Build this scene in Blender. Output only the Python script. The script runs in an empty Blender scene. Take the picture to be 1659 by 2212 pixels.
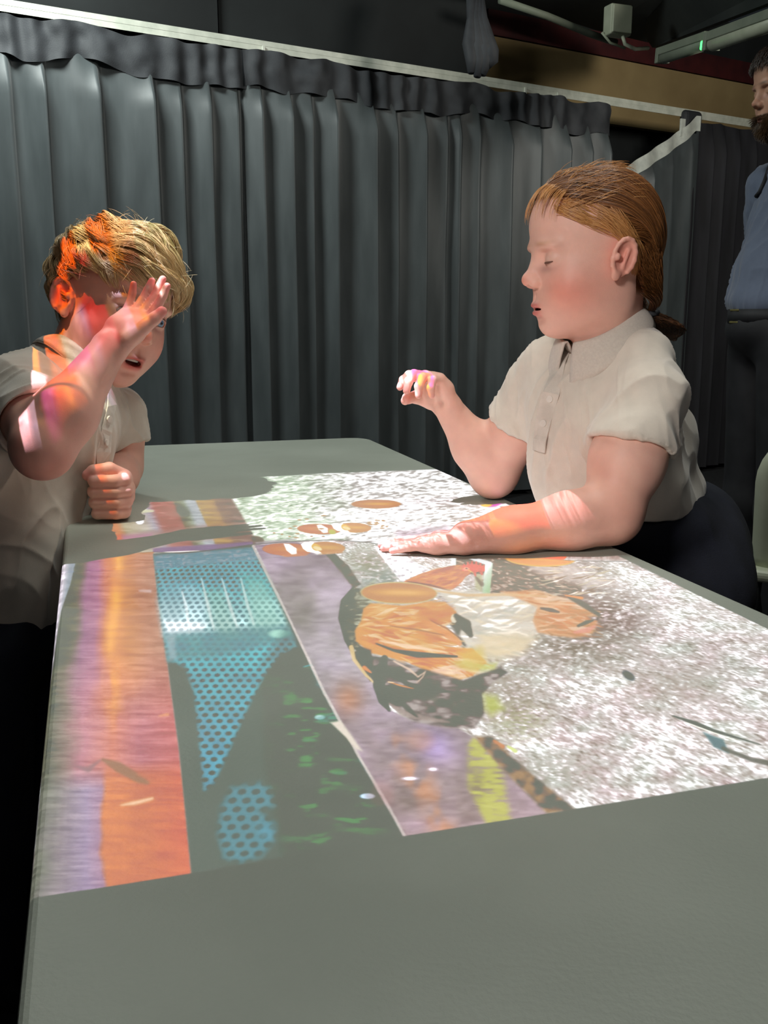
import bpy, bmesh, math, random
import numpy as np
from mathutils import Vector, Matrix

SC = bpy.context.scene
COL = SC.collection
# ------------------------------------------------------------------ camera
FPX, CX, CY, HY = 2087.0, 829.5, 1106.0, 680.0       # 1659 x 2212 frame
PITCH = math.atan((CY - HY) / FPX)
CAM = np.array([0.0, 0.0, 1.01])
ZT = 0.72                                            # table top height
RX = np.array([1.0, 0, 0])
FW = np.array([0, math.cos(PITCH), -math.sin(PITCH)])
UP = np.array([0, math.sin(PITCH), math.cos(PITCH)])
cam_data = bpy.data.cameras.new('camera')
cam = bpy.data.objects.new('camera', cam_data)
COL.objects.link(cam)
SC.camera = cam
cam.location = CAM
cam.rotation_euler = (math.pi / 2 - PITCH, 0, 0)
cam_data.sensor_fit = 'VERTICAL'
cam_data.sensor_height = 36.0
cam_data.lens = FPX / 2212.0 * 36.0
cam_data.clip_start = 0.02
# ------------------------------------------------------------------ world and exposure
SC.view_settings.view_transform = 'Standard'
SC.view_settings.look = 'None'
SC.view_settings.gamma = 1.0
SC.view_settings.use_curve_mapping = False
SC.view_settings.exposure = 0.0
world = bpy.data.worlds.new('world')
SC.world = world
world.use_nodes = True
world.node_tree.nodes['Background'].inputs[0].default_value = (0.75, 0.9, 1.0, 1)
world.node_tree.nodes['Background'].inputs[1].default_value = 0.012
SC.cycles.use_denoising = True
SC.cycles.max_bounces = 6
SC.cycles.diffuse_bounces = 4
SC.cycles.sample_clamp_indirect = 4.0
# ------------------------------------------------------------------ dim room lamps, and unseen lamps added to brighten parts
def area_light(name, loc, target, size, power, color):
    d = bpy.data.lights.new(name, 'AREA')
    d.shape = 'RECTANGLE'; d.size = size[0]; d.size_y = size[1]
    d.energy = power; d.color = color
    o = bpy.data.objects.new(name, d); COL.objects.link(o)
    o.location = loc
    o.rotation_euler = (Vector(target) - Vector(loc)).to_track_quat('-Z', 'Y').to_euler()
    return o
area_light('ambient_lamp', (0.30, 1.45, 2.62), (0.05, 1.45, 0.72), (0.8, 0.8), 17.0, (0.97, 1.0, 0.94))
area_light('ambient_lamp', (-1.35, 3.30, 2.86), (-1.0, 4.3, 1.3), (0.6, 0.3), 42.0, (0.92, 1.0, 0.96))
area_light('fill_lamp', (0.25, -0.9, 1.75), (0.15, 1.3, 0.95), (0.9, 0.6), 2.5, (1.0, 0.96, 0.93))  # unseen soft fill added behind the camera to lift the children
area_light('ambient_lamp', (2.1, 3.1, 2.3), (1.5, 5.6, 2.5), (0.5, 0.3), 30.0, (1.0, 0.97, 0.88))  # unseen lamp added to brighten the beige board at upper right
def spot_light(name, loc, target, power, color, size, blend, radius):
    d = bpy.data.lights.new(name, 'SPOT'); d.energy = power; d.color = color
    d.spot_size = math.radians(size); d.spot_blend = blend; d.shadow_soft_size = radius
    o = bpy.data.objects.new(name, d); COL.objects.link(o); o.location = loc
    o.rotation_euler = (Vector(target) - Vector(loc)).to_track_quat('-Z', 'Y').to_euler()
    return o
spot_light('girl_fill_spot', (-0.75, -0.35, 1.75), (0.33, 1.36, 0.99), 82.0, (1.0, 0.94, 0.90), 28, .7, .16)  # unseen spot added to brighten the girl beyond the table's bounce

# ------------------------------------------------------------------ helpers
def ray(x, y):
    return FW + RX * (x - CX) / FPX - UP * (y - CY) / FPX
def P(x, y, D):
    "world point seen at photo pixel x, y at depth D (metres along the view axis)"
    return CAM + ray(x, y) * D
def T(x, y, z=ZT):
    r = ray(x, y)
    return CAM + r * ((z - CAM[2]) / r[2])
def lin(c):
    c = np.asarray(c, dtype=np.float64) / 255.0
    return np.where(c <= 0.04045, c / 12.92, ((c + 0.055) / 1.055) ** 2.4)
def rgba(c):
    l = lin(c); return (float(l[0]), float(l[1]), float(l[2]), 1.0)
def tag(o, label=None, cat=None, group=None, kind=None):
    if label: o['label'] = label
    if cat: o['category'] = cat
    if group: o['group'] = group
    if kind: o['kind'] = kind
    return o
def link_mesh(name, verts, faces, mat=None, parent=None, smooth=False, bevel=None):
    me = bpy.data.meshes.new(name)
    me.from_pydata([tuple(map(float, v)) for v in verts], [], [tuple(f) for f in faces])
    me.update()
    if smooth: me.polygons.foreach_set('use_smooth', [True] * len(me.polygons))
    o = bpy.data.objects.new(name, me); COL.objects.link(o)
    if mat: me.materials.append(mat)
    if parent is not None: put_child(o, parent)
    if bevel:
        m = o.modifiers.new('bevel', 'BEVEL'); m.width = bevel; m.segments = 3; m.limit_method = 'ANGLE'; m.angle_limit = 0.7
    return o
def put_child(o, parent):
    o.parent = parent
    o.matrix_parent_inverse = Matrix.LocRotScale(parent.location, parent.rotation_euler, parent.scale).inverted()
def big_mesh(name, V, Q, mat=None, parent=None, tint=None, smooth=True):
    "large quad mesh straight from arrays"
    me = bpy.data.meshes.new(name)
    me.vertices.add(len(V)); me.vertices.foreach_set('co', np.ascontiguousarray(V, np.float32).ravel())
    n = Q.shape[1]
    me.loops.add(Q.size); me.loops.foreach_set('vertex_index', np.ascontiguousarray(Q, np.int32).ravel())
    me.polygons.add(len(Q)); me.polygons.foreach_set('loop_start', np.arange(0, Q.size, n, dtype=np.int32))
    me.update(calc_edges=True)
    if smooth: me.polygons.foreach_set('use_smooth', np.ones(len(Q), bool))
    if tint is not None:
        a = me.color_attributes.new('tint', 'FLOAT_COLOR', 'POINT')
        c = np.ones((len(V), 4), np.float32); c[:, :3] = tint
        a.data.foreach_set('color', c.ravel())
    o = bpy.data.objects.new(name, me); COL.objects.link(o)
    if mat: me.materials.append(mat)
    if parent is not None: put_child(o, parent)
    return o
def empty(name, loc):
    o = bpy.data.objects.new(name, None); COL.objects.link(o); o.location = tuple(map(float, loc)); o.empty_display_size = .05
    return o
def box_vf(c, s, ax=None):
    "box with centre c, full sizes s, axes ax (3 rows)"
    ax = np.eye(3) if ax is None else np.asarray(ax, float)
    v = []
    for k in (-.5, .5):
        for j in (-.5, .5):
            for i in (-.5, .5):
                v.append(np.asarray(c, float) + ax[0] * i * s[0] + ax[1] * j * s[1] + ax[2] * k * s[2])
    f = [(0, 2, 3, 1), (4, 5, 7, 6), (0, 1, 5, 4), (2, 6, 7, 3), (0, 4, 6, 2), (1, 3, 7, 5)]
    if np.linalg.det(ax) < 0: f = [q[::-1] for q in f]
    return v, f
def box(name, c, s, mat, parent=None, ax=None, bevel=None):
    v, f = box_vf(c, s, ax)
    return link_mesh(name, v, f, mat, parent, False, bevel)
def beam_between(name, a, b, w, h, mat, parent=None, up=(0, 0, 1), bevel=None):
    a, b = np.asarray(a, float), np.asarray(b, float)
    d = b - a; L = np.linalg.norm(d); d = d / L
    s = np.cross(up, d); s /= np.linalg.norm(s); u = np.cross(d, s)
    return box(name, (a + b) / 2, (L, w, h), mat, parent, (d, s, u), bevel)
def tube_vf(pts, r, n=8, caps=True):
    pts = [np.asarray(p, float) for p in pts]
    rs = r if hasattr(r, '__len__') else [r] * len(pts)
    V, F = [], []
    prev = None
    for i, p in enumerate(pts):
        d = pts[min(i + 1, len(pts) - 1)] - pts[max(i - 1, 0)]; d /= np.linalg.norm(d) + 1e-12
        if prev is None:
            a = np.array([0, 0, 1.0]) if abs(d[2]) < .9 else np.array([1.0, 0, 0])
            s = np.cross(d, a)
        else:
            s = prev - d * (prev @ d)
        s /= np.linalg.norm(s); prev = s; t = np.cross(d, s)
        for k in range(n):
            an = 2 * math.pi * k / n
            V.append(p + (s * math.cos(an) + t * math.sin(an)) * rs[i])
    for i in range(len(pts) - 1):
        for k in range(n):
            k2 = (k + 1) % n
            F.append((i * n + k, i * n + k2, (i + 1) * n + k2, (i + 1) * n + k))
    if caps:
        F.append(tuple(range(n - 1, -1, -1))); F.append(tuple((len(pts) - 1) * n + k for k in range(n)))
    return V, F
def tube(name, pts, r, mat, parent=None, n=8):
    V, F = tube_vf(pts, r, n)
    return link_mesh(name, V, F, mat, parent, True)

# ------------------------------------------------------------------ materials
def mat_new(name):
    m = bpy.data.materials.new(name); m.use_nodes = True
    return m, m.node_tree, m.node_tree.nodes['Principled BSDF']
def noisy(name, c1, c2, scale=20, rough=.6, bump=0.0, bscale=None, metal=0.0, detail=4, sheen=0.0, spec=.5, stretch=None):
    m, nt, b = mat_new(name)
    tc = nt.nodes.new('ShaderNodeTexCoord')
    src = tc.outputs['Object']
    if stretch:
        mp = nt.nodes.new('ShaderNodeMapping'); mp.inputs['Scale'].default_value = stretch
        nt.links.new(src, mp.inputs[0]); src = mp.outputs[0]
    n = nt.nodes.new('ShaderNodeTexNoise'); n.inputs['Scale'].default_value = scale; n.inputs['Detail'].default_value = detail
    nt.links.new(src, n.inputs['Vector'])
    r = nt.nodes.new('ShaderNodeValToRGB')
    r.color_ramp.elements[0].position = .35; r.color_ramp.elements[1].position = .68
    r.color_ramp.elements[0].color = rgba(c1); r.color_ramp.elements[1].color = rgba(c2)
    nt.links.new(n.outputs[0], r.inputs[0]); nt.links.new(r.outputs[0], b.inputs['Base Color'])
    b.inputs['Roughness'].default_value = rough; b.inputs['Metallic'].default_value = metal
    b.inputs['Specular IOR Level'].default_value = spec
    if sheen: b.inputs['Sheen Weight'].default_value = sheen
    if bump:
        n2 = nt.nodes.new('ShaderNodeTexNoise'); n2.inputs['Scale'].default_value = bscale or scale * 6; n2.inputs['Detail'].default_value = 3
        nt.links.new(src, n2.inputs['Vector'])
        bp = nt.nodes.new('ShaderNodeBump'); bp.inputs['Strength'].default_value = bump; bp.inputs['Distance'].default_value = .002
        nt.links.new(n2.outputs[0], bp.inputs['Height']); nt.links.new(bp.outputs[0], b.inputs['Normal'])
    return m
def tinted(name, rough=.5, sss=0.0, spec=.5, bump=0.0, bscale=300, radius=(.01, .004, .002), sheen=0, weave=False):
    "material whose own colour is the mesh's tint attribute"
    m, nt, b = mat_new(name)
    a = nt.nodes.new('ShaderNodeAttribute'); a.attribute_name = 'tint'
    tc = nt.nodes.new('ShaderNodeTexCoord')
    n = nt.nodes.new('ShaderNodeTexNoise'); n.inputs['Scale'].default_value = 60; n.inputs['Detail'].default_value = 5
    nt.links.new(tc.outputs['Object'], n.inputs['Vector'])
    mr = nt.nodes.new('ShaderNodeMapRange'); mr.inputs[3].default_value = .9; mr.inputs[4].default_value = 1.08
    nt.links.new(n.outputs[0], mr.inputs[0])
    mx = nt.nodes.new('ShaderNodeVectorMath'); mx.operation = 'SCALE'
    nt.links.new(a.outputs['Color'], mx.inputs[0]); nt.links.new(mr.outputs[0], mx.inputs['Scale'])
    nt.links.new(mx.outputs[0], b.inputs['Base Color'])
    b.inputs['Roughness'].default_value = rough; b.inputs['Specular IOR Level'].default_value = spec
    b.inputs['Subsurface Weight'].default_value = sss
    b.inputs['Subsurface Radius'].default_value = radius; b.inputs['Subsurface Scale'].default_value = 1.0
    if sheen: b.inputs['Sheen Weight'].default_value = sheen
    if bump:
        n2 = nt.nodes.new('ShaderNodeTexNoise'); n2.inputs['Scale'].default_value = bscale; n2.inputs['Detail'].default_value = 2
        nt.links.new(tc.outputs['Object'], n2.inputs['Vector'])
        bp = nt.nodes.new('ShaderNodeBump'); bp.inputs['Strength'].default_value = bump; bp.inputs['Distance'].default_value = .001
        nt.links.new(n2.outputs[0], bp.inputs['Height']); nt.links.new(bp.outputs[0], b.inputs['Normal'])
    return m

M_TABLE = noisy('white_laminate', (172, 178, 166), (184, 190, 178), 6, .42, .22, 260, spec=.35)
M_EDGE = noisy('edge_band', (168, 174, 162), (180, 186, 172), 20, .45, .1)
M_METAL = noisy('dark_steel', (38, 40, 42), (60, 62, 64), 12, .4, .05, metal=.8)
M_WALL = noisy('black_paint', (20, 23, 24), (30, 34, 35), 3, .85, .2, 40)
M_CEIL = noisy('black_ceiling', (34, 38, 38), (48, 52, 50), 4, .8, .2, 60)
M_FLOOR = noisy('dark_carpet', (14, 15, 18), (28, 29, 33), 40, .95, .5, 300)
M_TRACK = noisy('white_track', (196, 200, 186), (220, 222, 208), 20, .4)
M_BEIGE = noisy('beige_board', (146, 124, 84), (158, 136, 94), 5, .8, .15, 80)
M_RED = noisy('dark_red_steel', (56, 18, 20), (78, 26, 26), 8, .6, .1)
M_WHITEPL = noisy('white_plastic', (176, 182, 158), (196, 200, 178), 10, .45)
M_GREYPL = noisy('grey_plastic', (120, 128, 112), (134, 140, 124), 10, .6)
M_CURTAIN = noisy('charcoal_satin', (60, 67, 69), (76, 83, 85), 5, .48, .12, 500, sheen=.3, spec=.6, stretch=(3, 3, .6))
M_HEAD = noisy('heading_cloth', (44, 46, 50), (62, 64, 68), 9, .7, .3, 200)
M_TAPE = noisy('heading_tape', (196, 200, 192), (216, 220, 210), 30, .6, .1)
rs = np.random.RandomState(7)
_NT = rs.rand(256, 256).astype(np.float32)
def vnoise(x, y, seed=0):
    x = x + seed * 17.13; y = y + seed * 9.71
    xi = np.floor(x).astype(np.int32); yi = np.floor(y).astype(np.int32)
    fx = x - xi; fy = y - yi
    fx = fx * fx * (3 - 2 * fx); fy = fy * fy * (3 - 2 * fy)
    a = _NT[yi & 255, xi & 255]; b = _NT[yi & 255, (xi + 1) & 255]
    c = _NT[(yi + 1) & 255, xi & 255]; d = _NT[(yi + 1) & 255, (xi + 1) & 255]
    return (a + (b - a) * fx) * (1 - fy) + (c + (d - c) * fx) * fy
def fbm(x, y, o=3, seed=0):
    s = 0; w = 1; t = 0
    for k in range(o):
        s = s + w * vnoise(x * 2 ** k, y * 2 ** k, seed + k * 3); t += w; w *= .5
    return s / t
# ------------------------------------------------------------------ room shell
J = np.array([-.372, 1.075]); WV = np.array([.957, .2885]); LV = np.array([-.2885, .957])   # table joint, width and length directions
WIDTH = .675
def tab(a, b, z=ZT):
    q = J + WV * a + LV * b
    return np.array([q[0], q[1], z])
AX = (np.array([WV[0], WV[1], 0]), np.array([LV[0], LV[1], 0]), np.array([0, 0, 1.0]))
CD = np.array([.848, .530, 0]); CN = np.array([.530, -.848, 0])       # curtain wall direction and its normal towards the room
ZR = 2.20                                                            # height of the curtain track
R0 = P(0, 5, (ZR - CAM[2]) / ray(0, 5)[2])
def rail_s(px, py=400, off=0.0):
    "distance along the curtain track of the point seen at pixel px"
    r = ray(px, py); k = ((R0 + CN * off - CAM) @ CN) / (r @ CN)
    return float((CAM + r * k - R0) @ CD)
def on_wall(px, py, off=0.0):
    r = ray(px, py); k = ((R0 + CN * off - CAM) @ CN) / (r @ CN)
    return CAM + r * k
ZC = 2.95
o = box('floor', (1.2, 2.2, -.03), (9, 9, .06), M_FLOOR); tag(o, kind='structure')
o = box('ceiling', (1.2, 2.2, ZC + .03), (9, 9, .06), M_CEIL); tag(o, kind='structure')
def wall(name, a, b, mat=M_WALL, z0=0.0, z1=ZC):
    a, b = np.array(a, float), np.array(b, float)
    p, q = np.array([a[0], a[1], (z0 + z1) / 2]), np.array([b[0], b[1], (z0 + z1) / 2])
    o = beam_between(name, p, q, .08, z1 - z0, mat); tag(o, kind='structure'); return o
back = R0 - CN * .55
wb = back + CD * 6.4; wa = back - CD * 1.6
wall('wall_back', (wa - CD * .3)[:2], (wb + CD * .3)[:2])
wall('wall_left', (wa[0], -1.9), wa[:2])
wall('wall_right', (wb[0], -1.9), wb[:2])
wall('wall_front', (wa[0] - .04, -1.9), (wb[0] + .04, -1.9))

# ------------------------------------------------------------------ tables
def top_panel(a0, a1, b0, b1, name, parent, r, corners):
    "rounded laminate top; corners lists which of the four corners are rounded"
    t = .026
    pts = []
    for i, (ca, cb) in enumerate(((a0, b0), (a1, b0), (a1, b1), (a0, b1))):
        rr = r if corners[i] else .004
        cx_ = ca + rr * (1 if ca == a0 else -1); cy_ = cb + rr * (1 if cb == b0 else -1)
        st = (math.pi, 1.5 * math.pi, 0, .5 * math.pi)[i]
        for k in range(9):
            an = st + k / 8 * math.pi / 2
            pts.append((cx_ + rr * math.cos(an), cy_ + rr * math.sin(an)))
    n = len(pts)
    V = []; F = []
    c = np.array([(a0 + a1) / 2, (b0 + b1) / 2])
    prof = [(.0, 0.), (-.0025, .0007), (-.0045, .0025), (-.0055, .006), (-.0055, t - .004), (-.003, t - .0005), (0, t)]
    prof = [(-x, z) for x, z in prof][:0] + [(.0055 + x, z) for x, z in prof]
    for x, z in prof:
        for p in pts:
            p = np.array(p); q = p.copy()
            for ax_, lo, hi in ((0, a0, a1), (1, b0, b1)):
                w = (q[ax_] - (lo + hi) / 2) / ((hi - lo) / 2)
                q[ax_] -= np.sign(w) * x * min(1, max(0, (abs(w) - .9) / .1))
            V.append(tab(q[0], q[1], ZT - z))
    m = len(prof)
    F.append(tuple(range(n)))
    for i in range(m - 1):
        for k in range(n):
            k2 = (k + 1) % n
            F.append((i * n + k, (i + 1) * n + k, (i + 1) * n + k2, i * n + k2))
    F.append(tuple((m - 1) * n + k for k in range(n - 1, -1, -1)))
    return link_mesh(name, V, F, M_TABLE, parent)
def make_table(b0, b1, label, corners):
    t = empty('table', tab(WIDTH / 2, (b0 + b1) / 2, 0)); tag(t, label, 'table', 'tables pushed end to end')
    top_panel(0, WIDTH, b0, b1, 'tabletop', t, .05, corners)
    L = b1 - b0
    for (a, b) in ((.05, b0 + .07), (WIDTH - .05, b0 + .07), (.05, b1 - .07), (WIDTH - .05, b1 - .07)):
        lg = tube('leg', [tab(a, b, 0.012), tab(a, b, .35), tab(a, b, ZT - .03)], .016, M_METAL, t, 12)
        fc = tube('rubber_foot', [tab(a, b, 0), tab(a, b, .02)], .02, M_FLOOR, None, 12)
        fc.parent = lg; fc.matrix_parent_inverse = Matrix.Identity(4)
    for a in (.04, WIDTH - .04):
        beam_between('side_rail', tab(a, b0 + .06, ZT - .047), tab(a, b1 - .06, ZT - .047), .02, .04, M_METAL, t)
    for b in (b0 + .06, b1 - .06):
        beam_between('end_rail', tab(.04, b, ZT - .047), tab(WIDTH - .04, b, ZT - .047), .02, .04, M_METAL, t)
    return t
make_table(.0004, 1.105, 'white table farther from the camera, between the two children', (0, 0, 1, 1))
make_table(-1.13, -.0004, 'white table nearest the camera, with the bare grey near end', (1, 1, 0, 0))

# ------------------------------------------------------------------ curtain track, curtains
S_END = rail_s(1700, 260) + .3
S0 = -.9
def rp(s, z=ZR, off=0.0): 
    q = R0 + CD * s + CN * off
    return np.array([q[0], q[1], z])
trk = empty('curtain_track', rp(S0, ZR)); tag(trk, 'white ceiling curtain track running the whole length above the dark curtains', 'curtain track')
beam_between('rail', rp(S0), rp(S_END), .03, .022, M_TRACK, trk)
beam_between('rail_lip', rp(S0, ZR - .02, .012), rp(S_END, ZR - .02, .012), .004, .03, M_TRACK, trk)
for px_, py_ in ((565, 108), (1130, 185), (1200, 207)):
    s = rail_s(px_, py_)
    box('glide_hook', rp(s, ZR - .035, .02), (.014, .010, .045), M_TRACK, trk, (CD, CN, (0, 0, 1)), .002)
def cloth(name, s0, s1, prof, top, zbot, mat, parent, ns, nz, off=0.0, drop=None, seed=1, thick=.002):
    rr = np.random.RandomState(seed)
    S = np.linspace(s0, s1, ns); Zt = np.array([top(s) for s in S])
    V = np.zeros((nz + 1, ns, 3)); 
    for j in range(nz + 1):
        t = j / nz; t2 = t ** 1.15
        z = Zt * (1 - t2) + zbot * t2
        o_ = prof(S, t) + off
        V[j, :, 0] = R0[0] + CD[0] * S + CN[0] * o_; V[j, :, 1] = R0[1] + CD[1] * S + CN[1] * o_; V[j, :, 2] = z
    idx = np.arange((nz + 1) * ns).reshape(nz + 1, ns)
    Q = np.stack([idx[:-1, :-1], idx[1:, :-1], idx[1:, 1:], idx[:-1, 1:]], -1).reshape(-1, 4)
    return big_mesh(name, V.reshape(-1, 3), Q, mat, parent)
# pleats: bright faces rise slowly towards the room, then drop back at the photographed fold lines
FOLD = [-150, -60, 45, 115, 232, 345, 400, 462, 520, 566, 628, 672, 722, 806, 852, 912, 960, 985, 1030, 1092, 1160, 1216, 1262, 1300]
FOLD_S = [rail_s(x, 420) for x in FOLD]
def fold_prof(S, t, fs=FOLD_S, amp=.075, seed=3):
    rr = np.random.RandomState(seed); out = np.zeros_like(S)
    A = rr.uniform(.55, 1.1, len(fs)) * amp
    ed = np.array([fs[0] - .4] + list(fs) + [fs[-1] + .4])
    k = np.clip(np.searchsorted(ed, S) - 1, 0, len(ed) - 2)
    u = (S - ed[k]) / (ed[k + 1] - ed[k]); w = ed[k + 1] - ed[k]
    a = np.minimum(A[np.clip(k, 0, len(A) - 1)], w * .75)
    rise = np.clip((u - .10) / .78, 0, 1); rise = rise ** 1.3
    fall = np.clip((u - .86) / .14, 0, 1); fall = fall * fall * (3 - 2 * fall)
    st = np.clip(u / .12, 0, 1)
    saw = rise * (1 - fall)
    soft = .5 - .5 * np.cos(2 * np.pi * u)
    g = np.clip(t * 9, 0, 1)                      # flat under the heading, full lower down
    out = a * (saw * g + .25 * soft * (1 - g)) 
    out = out + .012 * np.sin(S * 9 + seed) * t + .010 * np.array(vnoise(S.astype(np.float32) * 14, np.full(S.shape, t * 5, np.float32), seed)) * g
    return out
def head_top(s): return ZR - .026 - .030 * float(vnoise(np.float32(s * 7.3), np.float32(1.3), 2)) ** 2 - .012 * abs(math.sin(s * 11))
def curtain(name_label, s0, s1, seed, off, zt=None):
    c = empty('curtain', rp((s0 + s1) / 2, 0.02)); tag(c, name_label, 'curtain', 'charcoal curtains hung from the track')
    n = int((s1 - s0) / .008)
    body = cloth('drape', s0, s1, lambda S, t: fold_prof(S, t, seed=seed), (lambda s: (zt or head_top)(s) - .10), .03, M_CURTAIN, c, n, 60, off, seed=seed)
    hd = cloth('heading', s0, s1, lambda S, t: .014 + .010 * np.sin(S * 52 + 3 * np.sin(S * 7)) + .018 * vnoise(S.astype(np.float32) * 20, np.float32(t * 3) + 0 * S.astype(np.float32), seed + 5) + .018 * t * np.array(vnoise(S.astype(np.float32) * 9, 0 * S.astype(np.float32), seed)), zt or head_top, 0, M_HEAD, c, n, 10, off)
    # shorten the heading band to 16 cm
    V = np.zeros(len(hd.data.vertices) * 3, np.float32); hd.data.vertices.foreach_get('co', V); V = V.reshape(11, n, 3)
    top = V[0, :, 2].copy(); wob = .13 + .05 * np.array([float(vnoise(np.float32(s * 8), np.float32(4.4), seed)) for s in np.linspace(s0, s1, n)])
    for j in range(11): V[j, :, 2] = top - wob * (j / 10)
    hd.data.vertices.foreach_set('co', V.ravel()); hd.data.update()
    return c
sA = rail_s(528, 420)
curtain('wide charcoal curtain behind the boy, at the left end of the track', S0, sA + .02, 3, 0.0)
curtain('charcoal curtain with narrow pleats between the boy and the girl', sA, rail_s(1300, 420), 4, .012)
FOLD2 = [rail_s(x, 420) for x in (1310, 1350, 1395, 1440, 1480)]
# the third curtain has slipped off its hooks and sags to the left
s3a, s3b = rail_s(1296, 300), rail_s(1500, 300)
def sag_top(s):
    u = np.clip((rail_s(1482, 265) - s) / (rail_s(1482, 265) - rail_s(1300, 330)), 0, 1)
    z_hi = on_wall(1480, 262)[2]; z_lo = on_wall(1300, 392)[2]
    return float(z_hi + (z_lo - z_hi) * u ** .9)
c3 = empty('curtain', rp((s3a + s3b) / 2, .02)); tag(c3, 'slipped charcoal curtain behind the girl, its pale heading tape sagging off the track', 'curtain', 'charcoal curtains hung from the track')
n3 = 110
dr = cloth('drape', s3a, s3b, lambda S, t: fold_prof(S, t, FOLD2, .06, 6), sag_top, .03, M_CURTAIN, c3, n3, 60, .03)
hd = cloth('heading_tape', s3a, s3b - .05, lambda S, t: .055 + .008 * np.sin(S * 40), sag_top, 0, M_TAPE, c3, n3, 4, .03)
V = np.zeros(len(hd.data.vertices) * 3, np.float32); hd.data.vertices.foreach_get('co', V); V = V.reshape(5, n3, 3); top = V[0, :, 2].copy()
for j in range(5): V[j, :, 2] = top + .02 - .085 * (j / 4)
hd.data.vertices.foreach_set('co', V.ravel()); hd.data.update(); hd['label'] = 'pale grey sagging heading tape'
box('tape_end', on_wall(1474, 276, .08) , (.04, .012, .10), M_TAPE, c3, (CD, CN, (0, 0, 1)), .003)
FOLD3 = [rail_s(x, 420) for x in (1500, 1530, 1556, 1590, 1625, 1670)]
c4 = empty('curtain', rp(rail_s(1600, 300), .02)); tag(c4, 'nearly black curtain behind the bearded man, at the right end of the track', 'curtain', 'charcoal curtains hung from the track')
M_CURTAIN2 = noisy('black_cloth', (34, 34, 38), (46, 46, 52), 5, .75, .12, 500, stretch=(3, 3, .6))
sB0, sB1 = rail_s(1490, 300), S_END - .05
cloth('drape', sB0, sB1, lambda S, t: fold_prof(S, t, FOLD3, .05, 9), lambda s: ZR - .04 - .012 * abs(math.sin(s * 9)), .03, M_CURTAIN2, c4, 220, 60, .0)
bz = on_wall(1492, 262, .02); box('bunched_heading', bz, (.16, .06, .12), M_HEAD, c4, (CD, CN, (0, 0, 1)), .03)

# ------------------------------------------------------------------ what shows above the track
def at_off(px, py, off): return on_wall(px, py, off)
# black boarding over the left part, two boards with a joint
def board(name, x0, x1, off, ztop, label=None):
    s0_, s1_ = rail_s(x0, 60, off), rail_s(x1, 60, off)
    o = beam_between(name, rp(s0_, (ZR + .01 + ztop) / 2, off), rp(s1_, (ZR + .01 + ztop) / 2, off), .03, ztop - ZR - .01, M_WALL)
    tag(o, kind='structure'); return o
board('trim_1', -600, 468, -.10, ZC)
board('trim_2', 470, 1018, -.13, ZC)
# beige bulkhead board, seen under the red steel
offb = -.42
b0, b1 = at_off(1045, 122, offb), at_off(1760, 238, offb)
zt_, zb_ = at_off(1069, 82, offb)[2], at_off(1058, 168, offb)[2]
o = beam_between('trim_3', [b0[0], b0[1], (zt_ + zb_ - .16) / 2], [b1[0], b1[1], (zt_ + zb_ - .16) / 2], .05, zt_ - zb_ + .16, M_BEIGE); tag(o, kind='structure')
o = beam_between('trim_4', [b0[0], b0[1], zt_ + .07], [b1[0], b1[1], zt_ + .07], .07, .13, M_RED); tag(o, kind='structure')
p0, p1_ = P(1020, 40, 4.3), P(1062, 170, 4.3)
# bundle of black drape at the end of the boarding
V, F = [], []
for k_ in range(4):      # a few hanging folds gathered together
    dx = (-10, 6, 20, 32)[k_]; v, f = tube_vf([P(1020 + dx * .3, -40, 4.2 + .02 * k_), P(1024 + dx * .6, 40, 4.2), P(1026 + dx * 1.1, 95 + 6 * k_, 4.18), P(1030 + dx, 130, 4.2), P(1026 + dx * .8, 158 + (0, 8, 4, -14)[k_], 4.2)], [.022, .020, .034, .030, .016], 12)
    F += [tuple(i + len(V) for i in q) for q in f]; V += v
bun = link_mesh('drape_bundle', V, F, M_HEAD, None, True)
tag(bun, 'bunched black cloth hanging at the end of the dark boarding', 'cloth')
cd_ = tube('conduit', [P(1080, 0, 4.6), P(1180, 34, 4.75), P(1272, 72, 4.9), P(1330, 92, 5.0)], .018, M_GREYPL); tag(cd_, 'thin grey conduit running under the ceiling beside the white box', 'conduit')
jb = empty('junction_box', P(1334, 45, 4.6)); tag(jb, 'small cream square box fixed under the ceiling above the beige board', 'junction box')
axj = (np.array([.93, .36, 0]), np.array([-.36, .93, 0]), np.array([0, 0, 1.0]))
bxp = P(1334, 46, 4.6)
box('body', bxp, (.118, .07, .135), M_WHITEPL, jb, axj, .008)
box('cover', bxp - axj[1] * .038, (.108, .012, .122), M_WHITEPL, jb, axj, .005)
tube('cable', [P(1345, 78, 4.6), P(1350, 95, 4.6), P(1372, 106, 4.65), P(1400, 104, 4.8)], .009, M_WHITEPL, jb)
tube('cable', [P(1300, 70, 4.6), P(1318, 92, 4.62), P(1350, 104, 4.66)], .006, M_WHITEPL, jb)
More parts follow.
